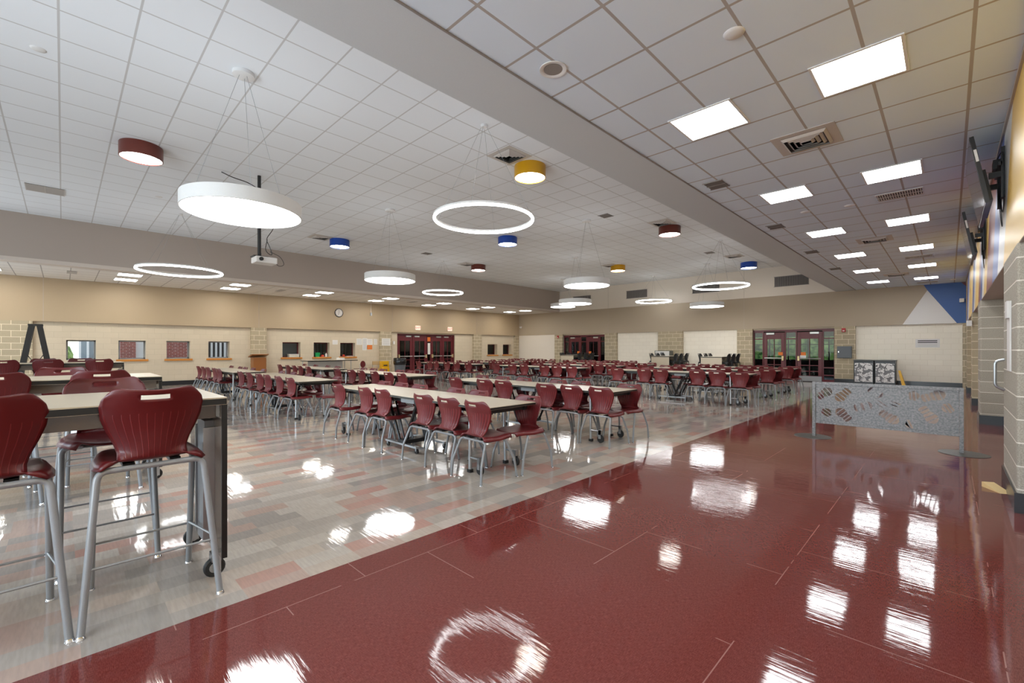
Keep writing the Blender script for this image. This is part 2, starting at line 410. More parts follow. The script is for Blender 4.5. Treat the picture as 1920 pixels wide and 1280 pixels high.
# back wall
struct(MB().box((XL-.3, YB, ZB), (XR+.6, YB+.3, ZL), TANB).box((HX0-.1, YB, ZL), (HX1+.1, YB+.3, ZH+.1), PALE), 'wall_back')
BW = YB+.1
D1a, D1b, D2a, D2b = -17.55, -14.42, -6.47, -3.37
w = MB()
for a, b in ((XL-.3, D1a), (D1b, D2a), (D2b, 1.4)): w.box((a, BW, 0), (b, BW+.3, ZB), CMUB if a > -20 else PALE)
for a, b in ((D1a, D1b), (D2a, D2b)): w.box((a, BW, 2.27), (b, BW+.3, ZB), CMUL)
struct(w, 'wall_back')
struct(MB().box((XL-.1, YB+.02, 0), (-18.2, YB+.1, ZB), PALE), 'wall_back')
for a, b in [(-18.2, -17.55), (-14.42, -13.62), (-11.1, -9.76), (-7.14, -6.47), (-3.37, -2.68), (.34, .6)]:
    struct(MB().box((a, YB-.02, 0), (b, BW+.02, ZB), CMUD), 'wall_back')
struct(MB().box((-13.6, BW-.015, 0), (-11.1, BW, .17), BASEM).box((-9.76, BW-.015, 0), (-7.14, BW, .17), BASEM)
       .box((-3.37, YB-.035, 0), (-2.68, YB-.02, .19), BASEM).box((-2.68, BW-.015, 0), (.4, BW, .19), BASEM), 'baseboard_back')
# painted geometric mural on the back wall band
struct(MB().add([(-1.26, YB-.003, ZB), (.2, YB-.003, ZB), (-.57, YB-.003, 3.574)], [(0, 1, 2)], WHITEP)
       .add([(.2, YB-.003, ZB), (XR+.02, YB-.003, ZB), (XR+.02, YB-.003, ZL-.18), (.3, YB-.003, ZL), (-.67, YB-.003, ZL), (-.57, YB-.003, 3.574)], [(0, 1, 2, 3, 4, 5)], BLUEP)
       .add([(.3, YB-.003, ZL), (XR+.02, YB-.003, ZL-.18), (XR+.02, YB-.003, ZL)], [(0, 1, 2)], MAROONP), 'trim_5')
struct(MB().box((-14.2, YB-.004, ZB), (-14.19, YB, ZH), FASCIA).box((-6.84, YB-.004, ZB), (-6.83, YB, ZH), FASCIA), 'trim_6')

# right wall: mural bulkhead over recesses between block piers
struct(MB().box((XR, YR, ZB), (XR+.9, YB, ZL-.03), MATS['mural_paint']).box((XR-.018, YR, ZL-.045), (XR+.01, YB, ZL), FASCIA), 'wall_right')
struct(MB().box((XR+.002, YR, ZB-.006), (XR+.9, YB, ZB), FASCIA), 'trim_7')
RW = .74
struct(MB().box((RW, YR, 0), (RW+.3, YB, ZB), block_mat('large_painted_block', srgb(214, 204, 190), srgb(210, 200, 186), srgb(226, 218, 204), bw=.41, bh=.205, ms=.005, speck=.1, bumpst=.3, rough=.4)), 'wall_right')
for a, b in [(5.78, 7.05), (12.1, 12.95), (16.0, 16.85), (20.3, 21.1)]:
    o = struct(MB().box((.415, a, 0), (RW, b, ZB), CMUN if a < 16 else CMUD), 'wall_right', bevel=.02 if a < 16 else 0)
    struct(MB().box((.40, a-.015, 0), (RW, b+.015, .17), BASEM), 'baseboard_right')
struct(MB().box((RW-.015, 7.07, 0), (RW, 12.08, .17), BASEM).box((RW-.015, 12.97, 0), (RW, 15.98, .17), BASEM).box((RW-.015, 16.87, 0), (RW, 20.28, .17), BASEM), 'baseboard_right')
# unseen rear wall behind the camera, its wide opening added for fill light
rw = MB().box((XL-.5, YR-.3, 0), (1.4, YR, .5), CMUL).box((XL-.5, YR-.3, 3.4), (1.4, YR, ZH+.1), CMUL).box((XL-.5, YR-.3, .5), (XL+.6, YR, 3.4), CMUL).box((.2, YR-.3, .5), (1.4, YR, 3.4), CMUL)
struct(rw, 'wall_rear')
wf = MB()
for k in range(15):
    xx = XL+.6+k*(.2-XL-.6)/14; wf.box((xx-.04, YR-.2, .5), (xx+.04, YR-.1, 3.4), CMUL)
struct(wf, 'window_20')  # mullions of the added opening, out of view
struct(MB().box((XL-.5, YR-.3, ZH+.12), (1.4, YB+.4, ZH+.3), CMUL), 'sealing_roof')  # unseen roof slab added to seal ceiling gaps against outside light

# windows -----------------------------------------------------------
DARKR = mat('dark_interior', (.05, .055, .06, 1), .6)
SHUT = mat('grey_shutter', srgb(92, 98, 104), .5)
n = 0
for i, (a, b) in enumerate(ext+inn):
    n += 1
    isx = i < 4
    root = bpy.data.objects.new('window_%d' % n, None); C.objects.link(root); root['kind'] = 'structure'
    root.location = (WL-TH, (a+b)/2, 1.03); h = .69; hw = (b-a)/2
    fmw = mat('grey_window_frame', srgb(150, 150, 150), .4) if isx else MAROONP
    f = MB(); t = .045
    f.box((.02, -hw, 0), (.07, -hw+t, h), fmw).box((.02, hw-t, 0), (.07, hw, h), fmw).box((.02, -hw, 0), (.07, hw, t), fmw).box((.02, -hw, h-t), (.07, hw, h), fmw)
    f.build('window_frame', root)
    MB().box((.035, -hw+t, t), (.042, hw-t, h-t), GLASS).build('window_pane', root)
    if not (isx and i == 0):
        MB().box((.07, -hw-.07, -.075), (TH+.05, hw+.07, -.005), ORANGE).build('window_sill', root)
    else:
        MB().box((.07, -hw, -.005), (TH-.01, hw, .004), PAPER).build('window_sill', root)
    if not isx:
        r = MB().box((-1.2, -hw-.3, -1.0), (-1.15, hw+.3, 1.3), DARKR)
        if i == 4: r.box((-.1, -hw, 0), (-.06, hw, h), SHUT)
        else:
            for k in range(5): r.box((-.7, -hw+.04+k*.17, -.2), (-.66, -hw+.12+k*.17, h), SHUT)
        r.box((-1.2, -hw-.3, 1.0), (0, hw+.3, 1.05), DARKR).box((-1.2, -hw-.3, -1.05), (0, hw+.3, -1.0), DARKR).box((-1.2, -hw-.31, -1.0), (0, -hw-.29, 1), DARKR).box((-1.2, hw+.29, -1.0), (0, hw+.31, 1), DARKR)
        r.build('window_recess', root)

# red framed glass doors -------------------------------------------
SILVER = mat('silver_bar', srgb(190, 190, 186), .3, .7)
BRASS = mat('brass_lever', srgb(214, 190, 140), .35, .6)
def leaf_parts(root, x0, x1, z1, hinge, muntin_z, mt=MAROONP, kick=False, bar=True):
    """one door leaf between x0 and x1 in the door's own axes (x along wall, y out of wall towards the room)"""
    st = .15; d0, d1 = -.03, .02
    L = MB()
    L.box((x0+.01, d0, .02), (x0+st, d1, z1), mt).box((x1-st, d0, .02), (x1-.01, d1, z1), mt)
    L.box((x0+st, d0, z1-.3), (x1-st, d1, z1), mt).box((x0+st, d0, .02), (x1-st, d1, .26), mt)
    xm = (x0+x1)/2
    L.box((xm-.015, d0, .26), (xm+.015, d1, z1-.3), mt)
    for mz in muntin_z: L.box((x0+st, d0, mz-.018), (x1-st, d1, mz+.018), mt)
    lf = L.build('door_leaf', root, bevel=.004)
    MB().box((x0+st, -.012, .26), (x1-st, -.006, z1-.3), DGLASS).build('door_pane', lf)
    if bar:
        b = MB().tube([(x0+.05, .09, 1.0), (x1-.05, .09, 1.0)], .022, SILVER, 8)
        xx = x1-.07 if hinge < 0 else x0+.07
        b.box((xx-.035, .02, .9), (xx+.035, .11, 1.1), BRASS)
        b.build('push_bar', lf, smooth='auto')
    xc = x0+.28 if hinge < 0 else x1-.28
    MB().box((xc-.16, .02, z1-.09), (xc+.16, .075, z1-.01), SILVER).build('door_closer', lf)
    if kick: MB().box((x0+.03, .021, .03), (x1-.03, .026, .24), STEEL).build('kick_plate', lf)
def sidelight(root, x0, x1, z1, mz):
    s = MB(); t = .045
    s.box((x0, -.04, 0), (x0+t, .03, z1), MAROONP).box((x1-t, -.04, 0), (x1, .03, z1), MAROONP)
    for z in [(0, .12)]+[(q-.025, q+.025) for q in mz]+[(z1-.05, z1)]: s.box((x0+t, -.04, z[0]), (x1-t, .03, z[1]), MAROONP)
    o = s.build('sidelight_frame', root)
    MB().box((x0+t, -.01, .12), (x1-t, -.004, z1-.05), DGLASS).build('sidelight_pane', o)
# back right double door (door_1), 3.1 m wide
def door_root(name, loc, rz):
    r = bpy.data.objects.new(name, None); C.objects.link(r); r.location = loc; r.rotation_euler.z = rz; r['kind'] = 'structure'; return r
FLY = mat('orange_flyer', srgb(226, 120, 40), .6)
for nm, xa, xb, posters in (('door_1', D2a, D2b, 1), ('door_2', D1a, D1b, 0)):
    r = door_root(nm, ((xa+xb)/2, BW+.08, 0), PI)      # local +x points to world -x
    W = (xb-xa)/2
    MB().box((-W, -.06, 2.19), (W, .05, 2.27), MAROONP).build('door_frame', r)
    sidelight(r, W-.42, W, 2.19, (.62, 1.86)); sidelight(r, -.18, .28, 2.19, (.62, 1.86)); sidelight(r, -W, -W+.44, 2.19, (.3, .62, 1.86))
    leaf_parts(r, .28, W-.42, 2.15, 1, (.45, .7), kick=False)
    leaf_parts(r, -W+.44, -.18, 2.15, -1, (.45, .7), kick=bool(posters))
    for x in (.45, -.42):
        MB().box((x-.09, .025, 1.13), (x+.09, .028, 1.27), FLY).build('flyer', r, label='orange flyer taped on the glass')
    if posters: MB().box((-.52, .025, .98), (-.3, .028, 1.13), PAPER).build('notice', r, label='white notice taped on the glass')
# left wall double doors (door_3)
r = door_root('door_3', (WL-.12, (DL0+DL1)/2, 0), -PI/2)   # local +x -> world -y ; local +y -> world +x
W = (DL1-DL0)/2
MB().box((-W, -.05, 2.19), (W, .06, 2.27), MAROONP).box((-W, -.05, 0), (-W+.07, .06, 2.2), MAROONP).box((W-.07, -.05, 0), (W, .06, 2.2), MAROONP).build('door_frame', r)
sidelight(r, -.3, .0, 2.19, (.7, 1.84))
lw = (W-.07)
MB().box((-.25, .031, 1.86), (-.05, .035, 2.1), FLY).build('notice', r)
MB().box((-.24, .031, 1.1), (-.07, .035, 1.75), PAPER).build('notice', r)
a = 0.0
leaf_parts(r, .0, lw/2, 2.17, 1, (.45, .8)); leaf_parts(r, lw/2, lw, 2.17, -1, (.45, .8))
b0 = -.3; leaf_parts(r, -lw, -lw+(lw-.3)/2, 2.17, 1, (.45, .8)); leaf_parts(r, -lw+(lw-.3)/2, -.3, 2.17, -1, (.45, .8))
# vestibules behind the doors
struct(MB().box((WL-3, DL0-.5, 0), (WL-2.9, DL1+.5, 2.6), DARKR).box((WL-3, DL0-.55, 0), (WL-TH, DL0-.5, 2.6), DARKR).box((WL-3, DL1+.5, 0), (WL-TH, DL1+.55, 2.6), DARKR)
       .box((WL-3, DL0-.5, 2.6), (WL-TH, DL1+.5, 2.65), DARKR).box((WL-3, DL0-.5, -.02), (WL-TH, DL1+.5, 0), DARKR), 'wall_vestibule')
struct(MB().box((D1a-.6, YB+4, 0), (D1b+.6, YB+4.1, 2.7), DARKR).box((D1a-.6, BW+.3, 2.6), (D1b+.6, YB+4, 2.7), DARKR).box((D1a-.7, BW+.3, 0), (D1a-.6, YB+4, 2.7), DARKR).box((D1b+.6, BW+.3, 0), (D1b+.7, YB+4, 2.7), DARKR)
       .box((D1a-.6, BW+.3, -.02), (D1b+.6, YB+4, 0), DARKR), 'wall_vestibule')
v = MB().box((D2a-1.5, BW+.3, -.02), (D2b+3.5, YB+5, 0), DARKR).box((D2a-1.5, BW+.3, 2.5), (D2b+3.5, YB+5, 2.6), DARKR)
v.box((D2a-1.6, BW+.3, 0), (D2a-1.5, YB+5, 2.6), DARKR).box((D2b+3.5, BW+.3, 0), (D2b+3.6, YB+5, 2.6), DARKR).box((D2a-1.5, YB+4.9, 0), (D2b+3.5, YB+5, .85), DARKR)
v.box((D2a-1.5, YB+4.9, 2.05), (D2b+3.5, YB+5, 2.6), DARKR)
for k in range(9): v.box((D2a-1.5+k*.9, YB+4.9, .85), (D2a-1.44+k*.9, YB+4.98, 2.05), DARKR)
v.box((D2a-1.5, YB+4.9, 1.62), (D2b+3.5, YB+4.98, 1.67), DARKR)
struct(v, 'wall_vestibule')

# ------------------------------------------------------------------ outside
GREEN = NT('foliage', .8, .1)
tc = GREEN.n('TexCoord'); no = GREEN.n('TexNoise'); no.inputs['Scale'].default_value = 3.5; no.inputs['Detail'].default_value = 6; GREEN.l(tc.outputs['Object'], no.inputs['Vector'])
rr = GREEN.n('ValToRGB'); rr.color_ramp.elements[0].position = .38; rr.color_ramp.elements[0].color = srgb(40, 80, 40); rr.color_ramp.elements[1].position = .62; rr.color_ramp.elements[1].color = srgb(150, 170, 100)
GREEN.l(no.outputs['Fac'], rr.inputs[0]); GREEN.l(rr.outputs[0], GREEN.b.inputs['Base Color'])
def blob(c, rad, mt, seed, sub=4):
    bm = bmesh.new(); bmesh.ops.create_icosphere(bm, subdivisions=sub, radius=1)
    rnd = random.Random(seed); ph = [rnd.uniform(0, 6) for _ in range(9)]
    for v_ in bm.verts:
        p = v_.co; k = 1+.13*math.sin(5*p.x+ph[0])*math.sin(5*p.y+ph[1])+.1*math.sin(9*p.z+ph[2])*math.sin(11*p.x+ph[3])+.05*math.sin(23*p.y+ph[4])*math.sin(19*p.z+ph[5])
        v_.co = Vector((p.x*rad[0]*k, p.y*rad[1]*k, p.z*rad[2]*k))+Vector(c)
    m = MB(); m.add([tuple(v_.co) for v_ in bm.verts], [tuple(v_.index for v_ in f.verts) for f in bm.faces], mt); bm.free(); return m
t = thing('hedge', 'tall green leafy hedge outside the glass doors', 'hedge', (-2, 36, 0))
blob((0, 0, 1.3), (15, 2, 2.6), GREEN.m, 3, 5).build('foliage', t, smooth=True)
MB().tube([(0, 0, 0), (.1, 0, 1.5)], [.25, .18], OAK).build('trunk', t)
struct(MB().box((-45, YR-8, -.15), (-21.9, 50, -.05), mat('outdoor_concrete', srgb(176, 172, 166), .8)).box((-14, 28, -.15), (12, 50, -.05), mat('lawn_green', srgb(110, 150, 84), .9)), 'floor_outside')
t = thing('brick_building', 'red brick building with white window bays outside the small windows', 'building', (-26.2, 2.4, 0))
MB().box((-.3, -.6, 0), (0, .05-.12, 4), BRICK).box((-.3, 1.0, 0), (0, 2.55, 4), BRICK).build('brick_wall', t)
MB().box((-.25, -.12, 0), (-.1, 1.0, 4), PAPER).build('white_bay', t)
c = MB(); c.box((-.25, 2.55, 0), (-.2, 4.3, 4), mat('dark_glazing', (.02, .02, .025, 1), .3)).build('dark_glazing', t)
c = MB()
for k in range(9): c.box((-.2, 2.62+k*.19, 0), (-.1, 2.70+k*.19, 4), PAPER)
c.build('white_fins', t)
MB().box((-.05, 2.05, 1.62), (.0, 2.3, 1.76), PAPER).build('wall_plaque', t)
t = thing('colonnade', 'white columned walkway seen through the leftmost window', 'colonnade', (-30, .9, 0))
for k in range(8): MB().box((-.15, -.35+k*.28, .9), (.0, -.27+k*.28, 3.4), PAPER).build('column', t)
MB().box((-.3, -.5, .7), (.1, 2.0, .95), PAPER).build('rail', t)
MB().box((-.6, -.3, .7), (-.5, 2.4, 3.4), mat('grey_backing', srgb(150, 158, 162), .5)).build('back_wall', t)  # plain grey backing wall behind the columns
MB().box((-.3, -.5, 0), (.08, 2.0, .7), BRICK).build('plinth', t)
o = blob((0, 0, 0), (.35, .45, .8), GREEN.m, 5, 3).build('shrub', smooth=True, loc=(-28.5, -.1, .9)); o['label'] = 'green shrub seen through the leftmost window'; o['category'] = 'shrub'

# ------------------------------------------------------------------ chair shells
def interp(tab, t):
    for i in range(len(tab)-1):
        if t <= tab[i+1][0] or i == len(tab)-2:
            a, b = tab[i], tab[i+1]; f = (t-a[0])/(b[0]-a[0]); f = f*f*(3-2*f)*.35+f*.65
            return [p+(q-p)*f for p, q in zip(a[1:], b[1:])]
def shell_mesh(name, prof, mtl, slot_v, slot_u, bulge=.07, th=.008, seatlip=.018):
    """prof rows: t, y, z, halfwidth, isSeat ; t 0 top of back .. 1 seat front"""
    NU, NV = 28, 44
    bm = bmesh.new(); uvl = bm.loops.layers.uv.new('UVMap'); g = []
    for j in range(NV+1):
        t = j/NV; y, z, w, st = interp(prof, t); row = []
        for i in range(NU+1):
            u = -1+2*i/NU; au = abs(u)
            # rounded top corners and a dip in the middle of the top edge
            yy = y+(1-st)*bulge*u*u; zz = z
            if t < .2:
                k = (1-t/.2)
                zz += k*(-.012*(1-min(1, au/.7)**2) - .045*(max(0, au-.74)/.26)**2.4)
            if st > 0:
                zz += st*(.016*min(1, au/.8)**2 - .04*(max(0, au-.84)/.16)**1.8)
                if t < .74: yy -= .05*(au**2.5)*max(0, 1-abs(t-.62)/.12)
            ww = w
            if t > .86:
                k = (t-.86)/.14; yy -= .05*k*k*au**3
            row.append(bm.verts.new((u*ww, yy, zz)))
        g.append(row)
    for j in range(NV):
        for i in range(NU):
            u = abs(-1+2*(i+.5)/NU); t = (j+.5)/NV
            if slot_v[0] < t < slot_v[1] and u < slot_u: continue
            f = bm.faces.new((g[j][i], g[j+1][i], g[j+1][i+1], g[j][i+1])); f.smooth = True
            for l, (a, b) in zip(f.loops, ((i, j), (i, j+1), (i+1, j+1), (i+1, j))): l[uvl].uv = (a/NU, b/NV)
    me = bpy.data.meshes.new(name); bm.to_mesh(me); bm.free(); me.materials.append(mtl)
    o = bpy.data.objects.new(name, me); C.objects.link(o)
    s = o.modifiers.new('s', 'SOLIDIFY'); s.thickness = th; s.offset = 0
    dg = bpy.context.evaluated_depsgraph_get(); me2 = bpy.data.meshes.new_from_object(o.evaluated_get(dg)); bpy.data.objects.remove(o)
    for p in me2.polygons: p.use_smooth = True
    return me2
# rows: t, y, z, halfwidth, seat?
chair_prof = [(0, -.190, .850, .200, 0), (.06, -.186, .822, .219, 0), (.16, -.172, .768, .226, 0), (.28, -.155, .700, .217, 0), (.38, -.148, .630, .192, 0), (.46, -.152, .565, .164, 0), (.52, -.162, .515, .150, 0), (.57, -.168, .478, .152, .3),
              (.61, -.140, .458, .205, 1), (.66, -.09, .452, .232, 1), (.76, .02, .448, .238, 1), (.88, .16, .458, .222, 1), (.96, .26, .452, .19, 1), (1, .292, .438, .165, 1)]
stool_prof = [(0, -.300, 1.205, .196, 0), (.06, -.294, 1.178, .213, 0), (.16, -.278, 1.120, .221, 0), (.28, -.258, 1.045, .214, 0), (.38, -.244, .975, .190, 0), (.46, -.238, .910, .162, 0), (.52, -.235, .860, .148, 0), (.57, -.228, .824, .150, .3),
              (.61, -.185, .808, .215, 1), (.66, -.12, .802, .243, 1), (.76, .0, .802, .247, 1), (.88, .12, .812, .228, 1), (.96, .21, .806, .19, 1), (1, .24, .794, .16, 1)]
MP = MATS['maroon_plastic']; BP = MATS['black_plastic']
me_chair = shell_mesh('seat_shell', chair_prof, MP, (.065, .112), .28)
me_chair_b = me_chair.copy(); me_chair_b.materials[0] = BP
me_stool = shell_mesh('seat_shell', stool_prof, MATS['deep_maroon_plastic'], (.065, .112), .28)
me_stool_b = me_stool.copy(); me_stool_b.materials[0] = BP

def add_me(name, me, parent):
    o = bpy.data.objects.new(name, me); C.objects.link(o); o.parent = parent; return o
def make_chair(kind, label, shell, frame_mt=GREYM):
    t = thing(kind, label, 'chair')
    add_me('seat_shell', shell, t)
    f = MB()
    f.tube(bend([(-.2, -.05, .425), (-.19, -.165, .425), (.19, -.165, .425), (.2, -.05, .425)], .04), .0125, frame_mt, 8)
    f.tube([(-.2, .1, .432), (.2, .1, .432)], .011, frame_mt, 8)
    for s in (-1, 1): f.tube([(s*.2, -.1, .427), (s*.2, .12, .435)], .0125, frame_mt, 8)
    for s in (-1, 1): f.box((s*.1-.02, -.15, .425), (s*.1+.02, .12, .445), BLACKM)
    f.build('frame', t, smooth='auto')
    for s in (-1, 1):
        for pts in ([(s*.17, -.165, .425), (s*.215, -.168, .41), (s*.25, -.25, .19), (s*.258, -.262, .008)],
                    [(s*.19, .09, .43), (s*.222, .12, .41), (s*.25, .215, .20), (s*.257, .25, .008)]):
            l = MB().tube(bend(pts, .03), .0138, frame_mt, 10)
            e = pts[-1]; lo_ = l.build('leg', t, smooth='auto')
            MB().lathe([(.009, .012), (.013, .006), (.017, .002), (.017, 0), (0, 0)], (e[0], e[1], 0), CHROME, 10).build('glide', lo_, smooth='auto', label='chrome glide')
    return t
def make_stool(kind, label, shell, frame_mt=GREYM):
    t = thing(kind, label, 'stool')
    add_me('seat_shell', shell, t)
    f = MB()
    f.tube([(-.21, .1, .778), (.21, .1, .778)], .013, frame_mt, 8)
    f.tube([(-.2, -.2, .778), (.2, -.2, .778)], .0155, frame_mt, 10)
    for s in (-1, 1): f.tube([(s*.2, -.16, .775), (s*.2, .12, .778)], .013, frame_mt, 8)
    for s in (-1, 1): f.box((s*.1-.025, -.17, .775), (s*.1+.025, .12, .797), BLACKM)
    f.build('frame', t, smooth='auto')
    RL = lambda s, z: Vector((s*(.235+.055*(1-z/.78)), -.205-.095*(1-z/.78), z))
    FL = lambda s, z: Vector((s*(.205+.03*(1-z/.78)), .12+.16*(1-z/.78), z))
    for s in (-1, 1):
        for fn, y0 in ((RL, -.2), (FL, .1)):
            p = [Vector((s*.13, y0, .778)), Vector((s*.225, y0, .778)), fn(s, .008)]
            l = MB().tube(bend(p, .07, 7), .0165, frame_mt, 12)
            e = fn(s, 0); lo_ = l.build('leg', t, smooth='auto')
            MB().lathe([(.01, .022), (.017, .014), (.019, .006), (.021, .002), (.021, 0), (0, 0)], (e.x, e.y, 0), CHROME, 12).build('glide', lo_, smooth='auto', label='chrome glide')
    z = .31
    r = MB()
    for s in (-1, 1): r.tube([RL(s, z+.02), FL(s, z-.02)], .0065, frame_mt, 6)
    r.tube([FL(-1, z-.03), FL(1, z-.03)], .0065, frame_mt, 6)
    r.tube([RL(-1, z), RL(1, z)], .0065, frame_mt, 6)
    r.build('foot_rail', t)
    return t
chair0 = make_chair('dining_chair', '', me_chair)
stool0 = make_stool('bar_stool', '', me_stool)
CH_USED = [0]; ST_USED = [0]
def place(proto, used, x, y, rz, label, group):
    if not used[0]:
        used[0] = 1; proto.location = (x, y, 0); proto.rotation_euler.z = rz; proto['label'] = label; proto['group'] = group; return proto
    return dup(proto, (x, y, 0), rz, label, group)

# ------------------------------------------------------------------ folding cafeteria table
def make_table():
    t = thing('folding_table', '', 'table'); zt = .78; hl, hw = 1.96, .385
    for s in (-1, 1):
        a, b = (.004, hl) if s > 0 else (-hl, -.004)
        m = MB().box((a, -hw, zt-.004), (b, hw, zt), LAM).box((a, -hw, zt-.03), (b, hw, zt-.004), EDGE)
        m.build('tabletop', t, bevel=.002)
    f = MB()
    for s in (-1, 1):
        f.box((-hl+.06, s*.27-.015, zt-.09), (hl-.06, s*.27+.015, zt-.03), BLACKM)
        f.box((s*.45-.02, -.3, zt-.11), (s*.45+.02, .3, zt-.03), BLACKM)
        f.box((s*(hl-.12)-.03, -.33, zt-.085), (s*(hl-.12)+.03, .33, zt-.03), BLACKM)
        for q in (-.28, .28): f.box((s*.25-.16, q-.02, zt-.1), (s*.25+.16, q+.02, zt-.05), GREYM)
    f.build('under_frame', t)
    v = MB()
    for q in (-.22, .22):
        for s in (-1, 1):
            v.tube([(s*.36, q, zt-.1), (s*.06, q, .12)], .02, BLACKM, 6); v.tube([(s*.28, q*.75, zt-.1), (s*.03, q*.75, .12)], .014, BLACKM, 6)
    v.box((-.09, -.24, .09), (.09, .24, .14), BLACKM)
    v.box((-.4, -.26, .075), (.4, -.2, .1), STEEL).box((-.4, .2, .075), (.4, .26, .1), STEEL)
    for s in (-1, 1):
        for q in (-.23, .23): v.lathe([(0, -.012), (.035, -.012), (.035, .012), (0, .012)], (s*.37, q, .036), RUBBER, 14, 'y'); v.box((s*.37-.01, q-.018, .036), (s*.37+.01, q+.018, .085), STEEL)
    v.build('centre_support', t, smooth='auto')
    for s in (-1, 1):
        for q in (-1, 1):
            x = s*1.55
            l = MB().tube([(x-s*.02, q*.27, zt-.05), (x, q*.285, .03)], .02, STEEL, 10).box((x-.026, q*.285-.026, 0), (x+.026, q*.285+.026, .035), RUBBER)
            lo_ = l.build('leg', t, smooth='auto')
            c_ = MB().tube([(x, q*.285, .17), (x+s*.17, q*.285, .17)], .014, STEEL, 8)
            c_.box((x+s*.17-.022, q*.285-.026, .06), (x+s*.17+.022, q*.285-.02, .19), STEEL).box((x+s*.17-.022, q*.285+.02, .06), (x+s*.17+.022, q*.285+.026, .19), STEEL).box((x+s*.17-.022, q*.285-.026, .12), (x+s*.17+.022, q*.285+.026, .19), STEEL)
            c_.lathe([(0, -.015), (.05, -.015), (.056, -.01), (.056, .01), (.05, .015), (0, .015)], (x+s*.175, q*.285, .056), RUBBER, 18, 'y')
            c_.build('caster', lo_, smooth='auto')
    return t
table0 = make_table()
RN = {1: 'front row', 2: 'second row', 3: 'third row', 4: 'fourth row', 5: 'fifth row', 6: 'back row'}
CN = {'A': 'right', 'B': 'middle', 'C': 'left'}
AN = [-7.10, -6.21, -5.73, -4.71, -4.20, -3.67]; AF = [-7.05, -6.52, -5.97, -5.07, -4.57, -3.63]
off = lambda xs, d: [x+d for x in xs]
tables = [ # col,row,centre x, centre y, near chairs, far chairs
 ('A', 1, -5.46, 3.57, AN, AF), ('B', 1, -10.85, 3.57, [-12.72, -12.03, -11.29, -10.75, -9.99, -9.31], [-12.28, -11.42, -10.48, -9.91, -9.0]),
 ('C', 1, -15.55, 3.57, [-17.55, -17.0, -16.42, -15.59, -14.95], [-17.23, -16.15, -15.56, -14.79, -13.75]),
 ('A', 2, -5.46, 5.97, AN, [-7.2, -6.55, -5.97, -5.1, -4.6, -3.65]), ('B', 2, -10.75, 5.97, [-12.6, -11.67, -11.15, -10.43, -9.72, -9.15], [-12.55, -12.0, -11.4, -10.53, -10.0, -9.1]),
 ('C', 2, -15.6, 5.97, [-17.4, -16.56, -15.99, -15.45, -14.77], [-17.2, -16.19, -15.19, -14.35]),
 ('A', 3, -5.46, 12.09, AN, AF), ('B', 3, -10.6, 12.09, [-12.4, -11.51, -10.94, -9.96, -9.42, -8.8], [-12.2, -11.7, -11.05, -10.2, -9.7, -8.82]),
 ('C', 3, -15.85, 12.09, [-17.7, -16.81, -16.3, -15.5, -14.83, -14.09], [-17.4, -16.9, -16.3, -15.4, -14.9, -14.25]),
 ('A', 4, -5.46, 14.37, [-7.3, -6.3, -5.74, -4.82, -4.22, -3.66], AF), ('B', 4, -10.55, 14.37, off(AN, -5.08), off(AF, -5.1)), ('C', 4, -15.8, 14.37, off(AN, -10.4), off(AF, -10.3)),
 ('A', 5, -5.46, 16.45, off(AN, -.02), AF), ('B', 5, -10.5, 16.55, off(AN, -5.0), off(AF, -5.05)), ('C', 5, -15.8, 16.6, off(AN, -10.3), off(AF, -10.4)),
 ('B', 6, -12.6, 18.8, off(AN, -7.1), off(AF, -7.15)), ('C', 6, -17.6, 18.9, off(AN, -12.1)[1:], off(AF, -12.2)[1:]),
]
ordn = ['first', 'second', 'third', 'fourth', 'fifth', 'sixth']
tused = [0]
def place_table(x, y, rz, lab):
    return place(table0, tused, x, y, rz, lab, 'folding cafeteria tables')
for col, row, cx, cy, near, far in tables:
    tn = '%s table of the %s' % (CN[col], RN[row])
    place_table(cx, cy, random.uniform(-.006, .006), 'long beige folding table with black edges, the '+tn)
    for xs_, side, yo, rz in ((near, 'near', -.28, 0), (far, 'far', .28, PI)):
        for k, x in enumerate(xs_):
            jr = random.uniform(-.05, .05); jy = random.uniform(-.015, .02)
            place(chair0, CH_USED, x, cy+yo+(jy if side == 'far' else -jy), rz+jr,
                  'maroon chair, %s from left, %s side of %s' % (ordn[k], side, tn), 'maroon chairs around the folding tables')

